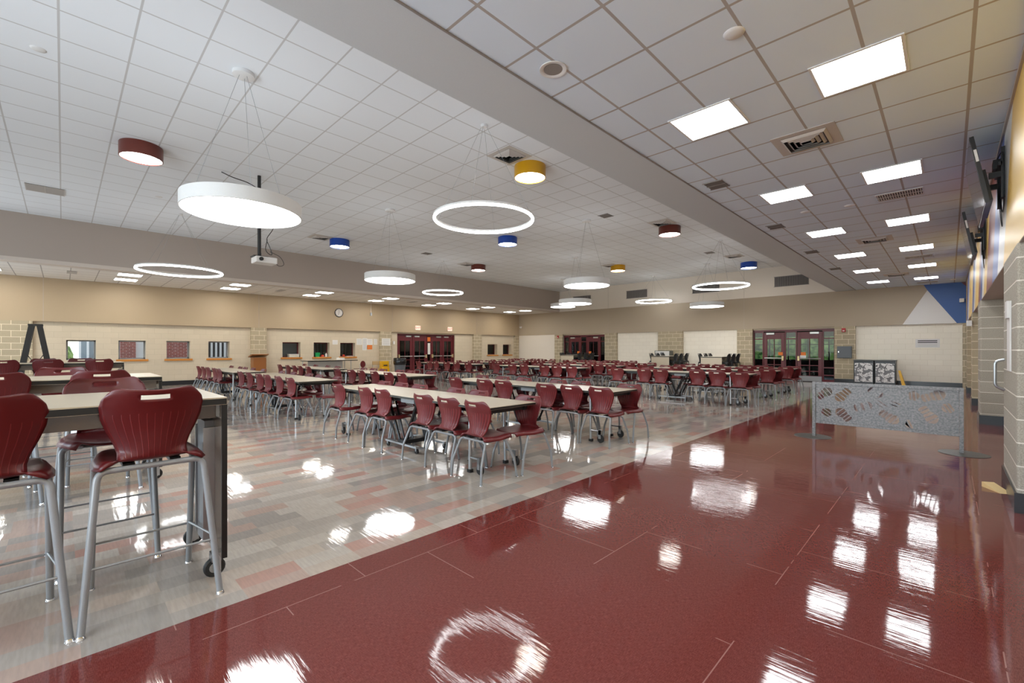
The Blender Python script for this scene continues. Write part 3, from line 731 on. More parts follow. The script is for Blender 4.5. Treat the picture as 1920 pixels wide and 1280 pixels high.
# ------------------------------------------------------------------ counter-height bar tables
def make_bar(name, label, x0, y0, W=.92, L=3.0, zt=1.12, light=False):
    """end facing +y at y0, near long edge at x0, extends to -x by W and to -y by L"""
    t = thing(name, label, 'table', (x0-W/2, y0-L/2, 0)); hw, hl = W/2, L/2
    m = MB().box((-hw, -hl, zt-.006), (hw, hl, zt), LAM).box((-hw, -hl, zt-.045), (hw, hl, zt-.006), EDGE)
    m.build('tabletop', t, bevel=.002)
    inner = LAM if light else WOODLAM
    for s in (-1, 1):
        p = MB(); y1 = s*hl; y2 = s*(hl-.028)
        p.box((-hw+.012, y2, .15), (hw-.012, y1, zt-.045), inner)
        p.box((-hw, y2, .15), (-hw+.012, y1, zt-.045), EDGE).box((hw-.012, y2, .15), (hw, y1, zt-.045), EDGE)
        e = p.build('end_panel', t)
        q = MB().box((.06, y2-s*.05, .2), (.26, y2, zt-.16), GREYM).box((.04, y2-s*.06, .22), (.055, y2, zt-.2), STEEL).box((.265, y2-s*.06, .22), (.28, y2, zt-.2), STEEL)
        q.build('steel_bracket', t)
        for xx in (-hw+.14, hw-.14):
            c_ = MB().box((xx-.035, y2-s*.03, .1), (xx+.035, y2+s*.02, .15), STEEL).box((xx-.03, y2-.02, .04), (xx-.022, y2+.02, .11), STEEL).box((xx+.022, y2-.02, .04), (xx+.03, y2+.02, .11), STEEL)
            c_.lathe([(0, -.016), (.05, -.016), (.058, -.01), (.058, .01), (.05, .016), (0, .016)], (xx, y2-.01, .058), RUBBER, 18, 'x')
            c_.lathe([(0, -.019), (.03, -.019), (.03, .019), (0, .019)], (xx, y2-.01, .058), STEEL, 14, 'x')
            c_.build('caster', t, smooth='auto')
    a = MB().box((hw-.11, -hl+.04, zt-.13), (hw-.09, hl-.04, zt-.045), inner).box((-hw+.09, -hl+.04, zt-.13), (-hw+.11, hl-.04, zt-.045), inner)
    a.build('apron', t)
    return t
make_bar('bar_table', 'counter-height beige table with black edge, nearest the camera', -3.11, .70)
make_bar('bar_table', 'counter-height beige table, second from the camera behind the nearest one', -6.0, .75)
make_bar('bar_table', 'counter-height table farthest off, in front of the leftmost window', -12.9, .95, L=3.6)
# stools: facing -x is rz = +90deg (local +y -> -x)
ST = [(-3.3, .35, PI/2, 'maroon bar stool nearest the camera, at the corner of the nearest bar table'),
      (-3.31, -.275, PI/2+.03, 'maroon bar stool at the left frame edge, on the near side of nearest bar table'),
      (-4.1, .22, -PI/2, 'maroon bar stool on the far side of the nearest bar table'),
      (-6.15, .27, PI/2, 'maroon bar stool on near side of second bar table, the right one'),
      (-6.15, -.42, PI/2, 'maroon bar stool on near side of second bar table, cut by frame edge'),
      (-6.95, .0, -PI/2, 'maroon bar stool on the far side of the second bar table'),
      (-13.0, -.2, PI/2, 'maroon bar stool on near side of farthest bar table, middle one'),
      (-13.0, .55, PI/2, 'maroon bar stool on near side of farthest bar table, rightmost one'),
      (-13.0, -.8, PI/2, 'maroon bar stool on near side of farthest bar table, leftmost one'),
      (-13.85, -.28, -PI/2, 'maroon bar stool on far side of farthest bar table, left one'),
      (-13.85, .30, -PI/2, 'maroon bar stool on far side of farthest bar table, right one')]
for x, y, rz, lab in ST: place(stool0, ST_USED, x, y, rz, lab, 'maroon bar stools')

# light panel bar tables with black stools at the back wall
bst = make_stool('bar_stool', '', me_stool_b, BLACKM); bused = [0]
for i, (xr, pos) in enumerate([(-14.9, 'left'), (-9.35, 'middle'), (-6.98, 'right')]):
    make_bar('bar_table', 'pale panelled bar table by the back wall, the %s of three' % pos, xr, 22.0, L=2.0, zt=1.07, light=True)
    for k, (xx, yy, rz, w_) in enumerate([(xr-.06, 20.4, PI/2, 'nearest'), (xr-.06, 21.0, PI/2, 'middle'), (xr-.06, 21.6, PI/2, 'farthest')]):
        place(bst, bused, xx, yy, rz, 'black bar stool, %s one on the right side of the %s pale bar table' % (w_, pos), 'black bar stools')
    for k, (yy, w_) in enumerate([(20.35, 'nearest'), (21.0, 'middle'), (21.55, 'farthest')]):
        place(bst, bused, xr-.92+.06, yy, -PI/2, 'black bar stool, %s one on the left side of the %s pale bar table' % (w_, pos), 'black bar stools')
# ------------------------------------------------------------------ things along the left wall
t = thing('step_ladder', 'tall black stepladder standing at left by the block pilaster', 'ladder', (-19.0, -.55, 0), 0)
for s, nm in ((-1, 'near'), (1, 'far')):
    MB().box((-.25*s-.02, -.39, 0), (-.25*s+.02, -.30, .02), RUBBER)
H_ = 2.08
for side in (-1, 1):
    for dx in (-.22, .22):
        m = MB(); y0, y1 = side*.40, side*.08
        m.add([(dx-.05, y0-.06, 0), (dx+.05, y0-.06, 0), (dx+.05, y0+.06, 0), (dx-.05, y0+.06, 0), (dx-.05, y1-.06, H_), (dx+.05, y1-.06, H_), (dx+.05, y1+.06, H_), (dx-.05, y1+.06, H_)],
              [(0, 3, 2, 1), (4, 5, 6, 7), (0, 1, 5, 4), (1, 2, 6, 5), (2, 3, 7, 6), (3, 0, 4, 7)], BLACKM)
        m.build('rail', t)
for k in range(1, 7):
    y = -.40+.32*(k*.29/H_); MB().box((-.2, y-.06, k*.29), (.2, y+.05, k*.29+.025), BLACKM).build('step', t)
MB().box((-.26, -.15, H_), (.26, .15, H_+.05), BLACKM).build('top_cap', t)
MB().tube([(.22, -.22, 1.35), (.22, 0, .95), (.22, .22, 1.35)], .014, BLACKM, 6).build('spreader', t)
MB().box((.252, -.19, 1.55), (.256, -.12, 1.75), PAPER).box((.252, .1, 1.45), (.256, .17, 1.72), PAPER).build('warning_label', t, label='white warning label')
def podium(x, y):
    t = thing('lectern', 'oak wooden lectern standing against the block pilaster', 'lectern', (x, y, 0))
    MB().box((-.22, -.24, 0), (.2, .24, 1.05), OAK).build('body', t, bevel=.006)
    MB().add([(-.3, -.32, 1.05), (.26, -.32, 1.16), (.26, .32, 1.16), (-.3, .32, 1.05), (-.3, -.32, 1.09), (.26, -.32, 1.2), (.26, .32, 1.2), (-.3, .32, 1.09)],
             [(0, 3, 2, 1), (4, 5, 6, 7), (0, 1, 5, 4), (1, 2, 6, 5), (2, 3, 7, 6), (3, 0, 4, 7)], OAK).build('reading_top', t)
podium(-20.9, 5.85)
# long folding table against the wall
t = thing('wall_table', 'long table with dark edge and grey front panel under serving windows', 'table', (-20.2, 8.5, 0))
MB().box((-.4, -1.05, .90), (.4, 1.25, .905), LAM).box((-.4, -1.05, .865), (.4, 1.25, .90), EDGE).build('tabletop', t)
MB().box((.3, -1.0, .12), (.33, .55, .865), mat('grey_granite_print', srgb(150, 146, 140), .3, bump=.1)).build('front_panel', t)
for x, y in ((-.33, -.98), (.33, .95), (-.33, .95)): MB().tube([(x, y, 0), (x, y, .865)], .018, STEEL, 8).build('leg', t)
b_ = MB().box((-.16, -.12, 0), (.16, .12, .1), PAPER).build('paper_box', loc=(-20.2, 9.1, .905)); b_['label'] = 'small white box on the wall table'; b_['category'] = 'box'
# student chairs by the wall
def small_chair(x, y, rz, shellcol, lab, rnd):
    t = thing('student_chair', lab, 'chair', (x, y, 0), rz)
    if rnd: MB().lathe([(0, -.012), (.15, -.012), (.165, 0), (.15, .012), (0, .012)], (0, -.2, .68), shellcol, 24, 'y').build('backrest', t, smooth='auto')
    else: MB().box((-.2, -.215, .62), (.2, -.19, .80), shellcol).build('backrest', t, bevel=.01)
    MB().box((-.21, -.18, .45), (.21, .2, .468), shellcol).build('seat', t, bevel=.008)
    for s in (-1, 1):
        MB().tube(bend([(s*.18, -.2, .70), (s*.18, -.2, .44), (s*.2, -.23, 0)], .05), .011, STEEL, 8).build('leg', t)
        MB().tube(bend([(s*.18, .15, .44), (s*.2, .2, 0)], .03), .011, STEEL, 8).build('leg', t)
small_chair(-20.2, 10.05, PI/2+.3, MP, 'student chair with round maroon back beside the wall table', True)
small_chair(-20.6, 11.0, PI*.5, mat('tan_plastic', srgb(196, 164, 116), .4), 'student chair with tan back standing against the wall', False)
t = thing('mop_bucket', 'bright yellow mop bucket standing beside the block pilaster', 'bucket', (-20.95, 11.75, 0))
YEL = mat('safety_yellow', srgb(236, 180, 20), .4)
MB().box((-.2, -.22, .08), (.2, .22, .45), YEL).build('tub', t, bevel=.03)
MB().box((-.12, -.2, .45), (.16, .2, .78), YEL).box((.161, -.12, .52), (.165, .12, .6), INK).build('wringer', t, bevel=.01)
for x in (-.16, .16):
    for y in (-.18, .18): MB().lathe([(0, -.015), (.04, -.015), (.04, .015), (0, .015)], (x, y, .04), RUBBER, 12, 'y').build('wheel', t)
# trash can with bag
t = thing('trash_can', 'grey round trash can with black bag beside the red doors', 'trash can', (-20.3, 12.3, 0))
MB().lathe([(0, .02), (.24, .02), (.3, .68), (.31, .72), (.29, .72), (.24, .1), (0, .08)], (0, 0, 0), mat('grey_bin_plastic', srgb(96, 102, 108), .5), 28).build('barrel', t, smooth='auto')
MB().lathe([(.315, .6), (.33, .66), (.335, .74), (.33, .93), (.31, .95), (.28, .9), (.27, .6)], (0, 0, 0), mat('black_bag', (.008, .008, .009, 1), .18), 28).build('bag', t, smooth=True)
MB().lathe([(0, 0), (.27, 0), (.27, .025), (0, .025)], (0, 0, 0), RUBBER, 20).build('dolly', t)
# items on the serving window sills
sx = WL-.1
t = thing('storage_tub', 'clear plastic tub with white lid on the first serving sill', 'tub', (sx, 7.5, 1.025)); MB().box((-.12, -.22, 0), (.12, .22, .13), mat('clear_plastic', srgb(205, 200, 185), .3)).build('tub', t, bevel=.01); MB().box((-.13, -.23, .13), (.13, .23, .15), PAPER).build('lid', t)
o = MB().lathe([(0, 0), (.1, 0), (.125, .2), (.13, .21), (.115, .2), (.09, .02), (0, .02)], (0, 0, 0), mat('green_plastic', srgb(30, 160, 90), .4), 20).build('basket', smooth='auto', loc=(sx, 8.6, 1.025)); o['label'] = 'green plastic basket on the second serving sill'; o['category'] = 'basket'
o = MB().lathe([(0, 0), (.07, 0), (.075, .06), (.04, .1), (0, .11)], (0, 0, 0), mat('red_plastic', srgb(200, 60, 40), .4), 16).build('jar', smooth='auto', loc=(sx, 8.84, 1.025)); o['label'] = 'red and white jar beside the green basket'; o['category'] = 'jar'
o = MB().lathe([(0, 0), (.045, 0), (.045, .12), (.015, .16), (.015, .19), (0, .19)], (0, 0, 0), PAPER, 16).build('bottle', smooth='auto', loc=(sx, 9.02, 1.025)); o['label'] = 'white bottle at right on the second serving sill'; o['category'] = 'bottle'
o = MB().lathe([(0, 0), (.05, 0), (.06, .07), (.02, .11), (0, .11)], (0, 0, 0), mat('red_plastic', srgb(200, 60, 40), .4), 16).build('jar', smooth='auto', loc=(sx, 9.9, 1.025)); o['label'] = 'small red jar on the third serving sill'; o['category'] = 'jar'
o = MB().box((-.1, -.16, 0), (.1, .16, .03), PAPER).build('paper_stack', loc=(sx, 10.2, 1.025)); o['label'] = 'white paper stack on the third serving sill'; o['category'] = 'paper'

# papers and signs on the walls
def wall_paper(name, x, y, z, w, h, label, axis='x', mt=PAPER, lines=4, hdr=False, group=None):
    t = thing(name, label, 'sign', (x, y, z), 0, group)
    if axis == 'x':
        MB().box((-.002, -w/2, -h/2), (.004, w/2, h/2), mt).build('sheet', t)
        m = MB()
        for k in range(lines):
            zz = h/2-h*(k+1)/(lines+1); m.box((.0045, -w*.38, zz-h*.015), (.0055, w*.38, zz+h*.015), LINE)
    else:
        MB().box((-w/2, -.004, -h/2), (w/2, .002, h/2), mt).build('sheet', t)
        m = MB()
        for k in range(lines):
            zz = h/2-h*(k+1)/(lines+1); th_ = h*(.05 if hdr and k < 2 else .012)
            m.box((-w*.4, -.0055, zz-th_), (w*.4, -.0045, zz+th_), INK if hdr and k < 2 else LINE)
    if m.v: m.build('print', t)
wall_paper('notice', WL, 10.68, 1.78, .3, .32, 'white notice on wall, leftmost of the group', lines=5)
wall_paper('notice', WL, 10.98, 1.66, .26, .62, 'tall white notice on wall, second of the group', lines=9)
wall_paper('notice', WL, 11.26, 1.78, .3, .3, 'white notice on wall above the orange notice', lines=4)
wall_paper('notice', WL, 11.24, 1.5, .3, .22, 'orange notice on wall beneath white notices', mt=FLY, lines=1)
wall_paper('notice', WL, 11.58, 1.78, .2, .3, 'white notice on wall, nearest to the pilaster', lines=4)
wall_paper('notice', WL, 9.42, 1.74, .26, .22, 'faint white notice between the serving windows', lines=2)
wall_paper('notice', XL+.012, 12.12, 1.78, .5, .38, 'white printed sign on block pilaster beside red doors', lines=5)
wall_paper('wall_sign', -.57, BW, 1.62, .66, .32, 'white sign with dark heading on the right part of back wall', axis='y', lines=4, hdr=True)
# exit signs
REDT = mat('exit_red', srgb(235, 60, 40), .4, emit=1.2)
for y, lab in ((14.1, 'exit sign above the doors, left one'), (16.35, 'exit sign above the doors, right one')):
    t = thing('exit_sign', 'red lettered white '+lab, 'sign', (XL, y, 2.6), 0, 'exit signs')
    MB().box((0, -.16, -.12), (.05, .16, .12), mat('exit_housing', srgb(245, 225, 210), .4, emit=.25)).build('housing', t, bevel=.006)
    text_mesh('EXIT', .16, REDT, (.053, 0, 0), (PI/2, 0, PI/2), 'lettering', t)
# clock
t = thing('wall_clock', 'round white wall clock with black rim', 'clock', (XL, 9.55, 3.19))
MB().lathe([(.2, 0), (.215, .02), (.2, .045), (.185, .045), (.185, .03)], (0, 0, 0), BLACKM, 36, 'x').build('rim', t, smooth='auto')
MB().disc((.03, 0, 0), .19, WHITEP, axis='x').build('face', t)
m = MB()
for k in range(12):
    a = k*PI/6; m.add([(.032, math.sin(a+d)*r_, math.cos(a+d)*r_) for d, r_ in ((-.04, .15), (.04, .15), (.04, .18), (-.04, .18))], [(0, 1, 2, 3)], INK)
m.build('dial_marks', t)
MB().box((.034, -.006, -.01), (.037, .006, .15), INK).build('hand', t)
MB().add([(.034, -.008, 0), (.034, .008, 0), (.034, -.03, -.11), (.034, -.045, -.105)], [(0, 1, 2, 3)], INK).build('hand', t)
# small devices
def device(name, loc, size, mt, lab, cat, bev=.01):
    o = MB().box(tuple(-s/2 for s in size), tuple(s/2 for s in size), mt).build(name, loc=loc, bevel=bev); o['label'] = lab; o['category'] = cat; return o
t = thing('hanging_sensor', 'small sensor hanging on a cord from left ceiling', 'sensor', (-20.9, 11.0, 3.2)); MB().tube([(0, 0, .05), (0, 0, ZL-3.2)], .006, FIXW, 6).build('cord', t); MB().box((-.04, -.04, -.1), (.04, .04, .05), GREYM).build('body', t)
device('thermostat', (WL+.03, 12.65, 1.75), (.06, .1, .16), WHITEP, 'white thermostat on wall beside the red doors', 'thermostat')
def alarm(x, lab):
    t = thing('fire_alarm', lab, 'alarm', (x, YB-.02, 2.18)); MB().box((-.065, -.05, -.08), (.065, 0, .08), mat('alarm_red', srgb(170, 20, 18), .4)).build('housing', t, bevel=.01); MB().box((-.03, -.06, -.05), (.03, -.05, -.01), PAPER).build('strobe', t)
alarm(-3.06, 'red fire alarm strobe on pilaster right of the glass doors'); alarm(-17.9, 'red fire alarm on the far left pilaster of back wall')
t = thing('electrical_cabinet', 'grey metal cabinet on the pilaster right of glass doors', 'cabinet', (-3.03, YB-.02, 1.28))
MB().box((-.24, -.1, -.24), (.24, 0, .24), mat('cabinet_grey', srgb(92, 96, 100), .4)).build('body', t, bevel=.006)
MB().box((-.215, -.112, -.215), (.215, -.1, .215), mat('cabinet_grey', srgb(92, 96, 100), .4)).build('door', t, bevel=.004); MB().box((-.2, -.13, -.02), (-.17, -.112, .04), CHROME).build('latch', t)
t = thing('security_camera', 'white security camera in upper right corner of blue wall', 'camera', (.34, YB-.003, 3.13)); MB().box((-.08, -.2, -.07), (.04, -.08, .06), WHITEP).build('housing', t, bevel=.01); MB().tube([(0, 0, .02), (0, -.1, .02)], .015, WHITEP).build('bracket', t)
t = thing('security_camera', 'white dome camera in the far left corner', 'camera', (-21.15, YB, 2.95)); MB().lathe([(0, -.12), (.06, -.1), (.09, -.04), (.09, 0), (0, 0)], (0, -.09, 0), WHITEP, 20).build('dome', t, smooth='auto'); MB().box((-.02, -.1, -.02), (.02, 0, .02), WHITEP).build('bracket', t)
# air grilles in the high part of the back wall
def grille(x, z, w, h, lab):
    t = thing('wall_grille', lab, 'vent', (x, YB, z))
    MB().box((-w/2, -.012, -h/2), (w/2, -.002, h/2), VENTD).build('backing', t)
    m = MB(); nn = 26
    for k in range(nn): xx = -w/2+w*(k+.5)/nn; m.box((xx-w/nn*.22, -.03, -h/2), (xx+w/nn*.22, -.012, h/2), VENTG)
    m.box((-w/2-.02, -.03, -h/2-.02), (w/2+.02, -.02, -h/2), VENTG).box((-w/2-.02, -.03, h/2), (w/2+.02, -.02, h/2+.02), VENTG)
    for q in (-.17, .17): m.box((w*q-.008, -.032, -h/2), (w*q+.008, -.02, h/2), VENTG)
    m.build('louvres', t)
grille(-16.06, 4.45, 1.3, .38, 'long grey air grille high on back wall, leftmost'); grille(-12.36, 4.46, 1.25, .4, 'grey air grille high on back wall, second from left')
grille(-8.6, 4.42, 1.3, .4, 'grey air grille high on back wall behind the ring light'); grille(-4.92, 4.4, 1.3, .42, 'grey air grille high on back wall, rightmost')

# cart / serving unit near middle bar table
t = thing('cash_cart', 'grey steel serving cart with white panel before block pilaster', 'cart', (-10.65, 22.0, 0))
MB().box((-.4, -.28, .1), (.4, .28, .98), mat('cart_grey', srgb(104, 106, 100), .4)).build('body', t, bevel=.01)
MB().box((-.42, -.05, .98), (.42, .3, 1.32), mat('cart_grey', srgb(104, 106, 100), .4)).box((-.38, -.06, 1.06), (.38, -.05, 1.3), PAPER).box((-.1, -.065, 1.12), (.1, -.06, 1.24), GREYM).build('hood', t)
for x in (-.33, .33):
    for y in (-.22, .22): MB().lathe([(0, -.015), (.05, -.015), (.05, .015), (0, .015)], (x, y, .05), RUBBER, 12, 'y').build('wheel', t)
# recycling bins with doodle print
for x, lab in ((-2.3, 'left one'), (-1.68, 'right one')):
    t = thing('recycling_bin', 'black bin with grey and white doodle print, '+lab, 'bin', (x, 21.55, 0), 0, 'doodle bins')
    MB().box((-.30, -.3, .0), (.30, .3, .96), mat('bin_black', (.015, .016, .018, 1), .35)).build('body', t, bevel=.012)
    MB().box((-.265, -.306, .17), (.265, -.3, .88), MATS['doodle_print']).build('print_panel', t)
    MB().box((-.31, -.31, .96), (.31, .31, 1.0), mat('bin_lid', srgb(96, 98, 98), .4)).build('lid', t, bevel=.008)
t = thing('floor_sign', 'yellow folded wet floor sign leaning beside the bins', 'sign', (-1.2, 21.45, 0))
MB().add([(.0, -.14, .0), (.10, -.14, .0), (-.06, -.1, .62), (-.12, -.1, .62), (.0, .14, .0), (.10, .14, .0), (-.06, .1, .62), (-.12, .1, .62)], [(0, 1, 2, 3), (7, 6, 5, 4), (0, 4, 5, 1), (1, 5, 6, 2), (2, 6, 7, 3), (3, 7, 4, 0)], YEL).build('board', t)

# ------------------------------------------------------------------ steel barrier with cut-out soles
GALV = MATS['galvanised_steel']
def barrier():
    X0, X1, Yb, zb, zt = -1.55, .12, 8.51, .225, .885
    t = thing('crowd_barrier', 'galvanised steel barrier with shoe sole cut-outs on the maroon floor', 'barrier', ((X0+X1)/2, Yb, 0)); cx = (X0+X1)/2
    for x in (X0, X1):
        MB().box((x-cx-.022, -.022, .012), (x-cx+.022, .022, zt), GALV).build('post', t, bevel=.002)
        MB().lathe([(0, 0), (.255, 0), (.25, .006), (.04, .012), (0, .012)], (x-cx+(.02 if x > 0 else -.02), 0, 0), mat('base_plate_grey', srgb(88, 86, 82), .35, .6), 40).build('base_plate', t, smooth='auto')
    MB().box((X0-cx+.022, -.02, zt-.04), (X1-cx-.022, .02, zt), GALV).build('top_rail', t, bevel=.002)
    MB().box((X0-cx+.022, -.02, zb), (X1-cx-.022, .02, zb+.04), GALV).build('bottom_rail', t, bevel=.002)
    cu = bpy.data.curves.new('panel', 'CURVE'); cu.dimensions = '2D'; cu.fill_mode = 'BOTH'; cu.extrude = .0015
    def spl(pts):
        s = cu.splines.new('POLY'); s.points.add(len(pts)-1)
        for p, q in zip(s.points, pts): p.co = (q[0], q[1], 0, 1)
        s.use_cyclic_u = True
    a, b = X0-cx+.024, X1-cx-.024; c_, d = zb+.04, zt-.04
    spl([(a, c_), (b, c_), (b, d), (a, d)])
    import itertools
    def sole(ux, uz, ang, L=.26, seg=(0, 1, 2, 3, 4)):
        # a shoe sole: five slabs along the axis, separated by thin bars
        ca, sa = math.cos(ang), math.sin(ang); W = [.052, .056, .046, .066, .072, .05]; cuts = [0, .19, .37, .56, .78, 1]
        for k in seg:
            l0, l1 = cuts[k]*L+.0065, cuts[k+1]*L-.0065; w0, w1 = W[k], W[k+1]
            if k == 4: pp = [(l0, -w0), (l1-.03, -w1*1.1), (l1, -w1*.4), (l1, w1*.4), (l1-.03, w1*1.1), (l0, w0)]
            elif k == 0: pp = [(l0+.012, -w0), (l1, -w1), (l1, w1), (l0+.012, w0), (l0, w0*.5), (l0, -w0*.5)]
            else: pp = [(l0, -w0), (l1, -w1), (l1, w1), (l0, w0)]
            pp = [((p-L/2)*ca-q*sa+ux, (p-L/2)*sa+q*ca+uz) for p, q in pp]
            pp = [(min(max(p, a+.01), b-.01), min(max(q, c_+.01), d-.01)) for p, q in pp]
            spl(pp)
    WX = b-a
    S_ = [(.07, .76, .65, .24, (0, 1, 2, 3, 4)), (.215, .74, -2.3, .25, (0, 1, 2, 3, 4)), (.075, .2, .9, .2, (2, 3, 4)), (.22, .22, 2.35, .24, (0, 1, 2, 3, 4)), (.37, .47, .35, .24, (0, 2, 4)),
          (.46, .86, -.6, .2, (0, 4)), (.555, .25, -.62, .26, (0, 1, 2, 3, 4)), (.70, .82, .1, .2, (2, 3, 4)), (.845, .84, .35, .27, (0, 1, 2, 3, 4)), (.95, .60, -2.6, .2, (2, 3, 4)),
          (.815, .38, -.95, .27, (0, 1, 2, 3, 4)), (.715, .13, 3.5, .18, (3, 4)), (.60, .63, 1.2, .12, (0, 2)), (.50, .56, .9, .12, (1, 3))]
    for u_, v_, an, L, sg in S_: sole(a+u_*WX, c_+v_*(d-c_), an, L, sg)
    o = bpy.data.objects.new('panel', cu); C.objects.link(o)
    dg = bpy.context.evaluated_depsgraph_get(); me = bpy.data.meshes.new_from_object(o.evaluated_get(dg)); bpy.data.objects.remove(o)
    me.materials.clear(); me.materials.append(GALV)
    p = bpy.data.objects.new('panel', me); C.objects.link(p); p.parent = t; p.rotation_euler.x = PI/2
barrier()
# wooden door wedge, sign holder, pull handle on the near pier
t = thing('door_wedge', 'pale wooden door wedge on the floor beside the near pier', 'wedge', (.34, 6.55, 0), .5)
MB().add([(-.05, -.12, 0), (.05, -.12, 0), (.05, .12, 0), (-.05, .12, 0), (-.05, .12, .05), (.05, .12, .05)], [(0, 3, 2, 1), (0, 1, 5, 4), (1, 2, 5), (0, 4, 3), (2, 3, 4, 5)], mat('pine', srgb(226, 196, 140), .5)).build('wedge', t)
t = thing('sign_holder', 'tall narrow white sign holder on the side of near pier', 'sign', (.415, 6.35, 1.5)); MB().box((-.012, -.14, -.3), (0, .14, .36), WHITEP).build('plate', t, bevel=.003); MB().box((-.03, -.14, .2), (-.012, .05, .36), WHITEP).build('card', t)
t = thing('pull_handle', 'bent steel pull handle at the near pier', 'handle', (.415, 6.9, 1.15)); MB().tube(bend([(0, 0, .15), (-.07, 0, .13), (-.07, 0, -.13), (0, 0, -.17)], .05), .014, STEEL, 10).build('grip', t, smooth='auto')
t = thing('light_switch', 'small steel switch plate on the recessed right wall', 'switch', (RW, 11.2, 1.28)); MB().box((-.006, -.06, -.08), (0, .06, .08), STEEL).build('plate', t)
device('exit_lamp', (.36, 15.95, 2.05), (.1, .1, .14), WHITEP, 'small white fixture on a far pier of right wall', 'lamp')
# ------------------------------------------------------------------ televisions
def tv(y0, y1, lab, zt=3.65, zb=2.93, xt=.15, xb=.27):
    t = thing('television', lab, 'television', (.43, (y0+y1)/2, 3.3), 0, 'wall televisions'); L = (y1-y0)/2
    a, b = Vector((xb-.43, 0, zb-3.3)), Vector((xt-.43, 0, zt-3.3)); up = (b-a).normalized(); nrm = Vector((-up.z, 0, up.x)); H_ = (b-a).length
    if nrm.x > 0: nrm = -nrm
    def slab(m, l0, l1, h0, h1, d0, d1, mt):
        P_ = []
        for d in (d0, d1):
            for l, h in ((l0, h0), (l1, h0), (l1, h1), (l0, h1)):
                q = a+up*h-nrm*d; P_.append((q.x, l, q.z))
        m.add(P_, [(0, 1, 2, 3), (7, 6, 5, 4), (0, 4, 5, 1), (1, 5, 6, 2), (2, 6, 7, 3), (3, 7, 4, 0)], mt)
    m = MB(); slab(m, -L, L, 0, H_, 0, .035, BLACKM); slab(m, -L*.7, L*.7, .06, H_*.55, .035, .075, BLACKM); cs_ = m.build('casing', t)
    m = MB(); slab(m, -L+.015, L-.015, .015, H_-.012, -.003, 0, mat('tv_screen', (.04, .042, .045, 1), .06, 0, spec=1.0)); m.build('screen', t)
    m = MB(); slab(m, -L+.02, -L+.022, H_*.6, H_*.8, .005, .03, PAPER); slab(m, -L-.002, -L, H_*.62, H_*.8, .008, .03, PAPER); m.build('sticker', cs_, label='white sticker')
    m = MB(); m.box((-.03, -.3, -.25), (0, -.22, .3), BLACKM).box((-.03, .22, -.25), (0, .3, .3), BLACKM).box((-.12, -.28, -.02), (-.02, -.24, .04), BLACKM).box((-.12, .24, -.02), (-.02, .28, .04), BLACKM).box((-.05, -.3, .1), (-.02, .3, .14), BLACKM).box((-.08, -.12, .12), (-.02, .08, .22), BLACKM)
    wm_ = m.build('wall_mount', t)
    m = MB().tube(bend([(-.05, -.2, .2), (-.02, -.35, .25), (-.01, -.42, 0), (-.01, -.32, -.35), (-.01, -.1, -.4), (-.03, -.05, -.1)], .1), .005, BLACKM, 6).tube(bend([(-.03, .1, -.1), (-.01, 0, -.5), (-.01, -.15, -.55), (-.04, -.2, -.1)], .08), .004, BLACKM, 6)
    m.build('cable', wm_)
tv(6.75, 8.1, 'black television tilted off the mural wall, the nearer one'); tv(10.35, 11.65, 'black television tilted off the mural wall, the farther one')

# ------------------------------------------------------------------ ceiling fixtures
def panel_light(x, y, lab, s=.285, mtl=PANEL, grp='square ceiling panel lights'):
    t = thing('ceiling_panel_light', lab, 'light', (x, y, ZL), 0, grp)
    MB().box((-s, -s, -.008), (s, s, -.002), mtl).build('diffuser', t)
    f = MB(); e = s+.022
    f.box((-e, -e, -.010), (e, -s, 0), FIXW).box((-e, s, -.010), (e, e, 0), FIXW).box((-e, -s, -.010), (-s, s, 0), FIXW).box((s, -s, -.010), (e, s, 0), FIXW)
    f.build('trim_frame', t)
for i in range(-2, 6):
    for x, nm in ((-.545, 'right column'), (-1.78, 'left column')):
        y = 4.73+3.09*i
        w_ = ordn[i] if i >= 0 else ('overhead' if i == -1 else 'hindmost')
        panel_light(x, y, 'square panel light in right low ceiling, %s, %s from camera' % (nm, w_ if i < 0 else w_))
for i in range(-1, 7):
    for x, nm in ((-18.68, 'inner'), (-20.05, 'outer')):
        y = 1.52+3.1*i
        panel_light(x, y, 'square panel light in left low ceiling, %s column, %s from the left' % (nm, (['leftmost']+ordn+['seventh'])[i+1]), mtl=PANELW if nm == 'outer' else PANEL)
def drum(x, y, col, lab):
    t = thing('drum_light', lab, 'light', (x, y, ZH), 0)
    MB().lathe([(0, -.001), (.31, -.001), (.315, -.01), (.315, -.235), (.30, -.24), (.295, -.225)], (0, 0, 0), col, 48).build('drum', t, smooth='auto')
    MB().disc((0, 0, -.222), .297, DRUMW).build('diffuser', t)
DM = mat('drum_maroon', srgb(110, 50, 40), .35); DY = mat('drum_yellow', srgb(214, 158, 20), .35); DB = mat('drum_blue', srgb(30, 74, 170), .35)
for x, y, c_, l_ in [(-10.4, 1.0, DM, 'maroon drum ceiling light, nearest, upper left of the picture'), (-6.0, 6.6, DY, 'yellow drum ceiling light, the nearer one above the middle'), (-14.63, 6.56, DB, 'blue drum ceiling light near the left fascia'),
                 (-10.36, 10.3, DB, 'blue drum ceiling light in the middle, right below the big ring'), (-6.0, 12.85, DM, 'maroon drum ceiling light close to the plain soffit band'), (-14.7, 12.8, DM, 'maroon drum ceiling light, farthest, near the left fascia'),
                 (-10.4, 17.2, DY, 'yellow drum ceiling light, the farther one'), (-6.07, 20.5, DB, 'blue drum ceiling light near the back wall')]:
    drum(x, y, c_, l_)
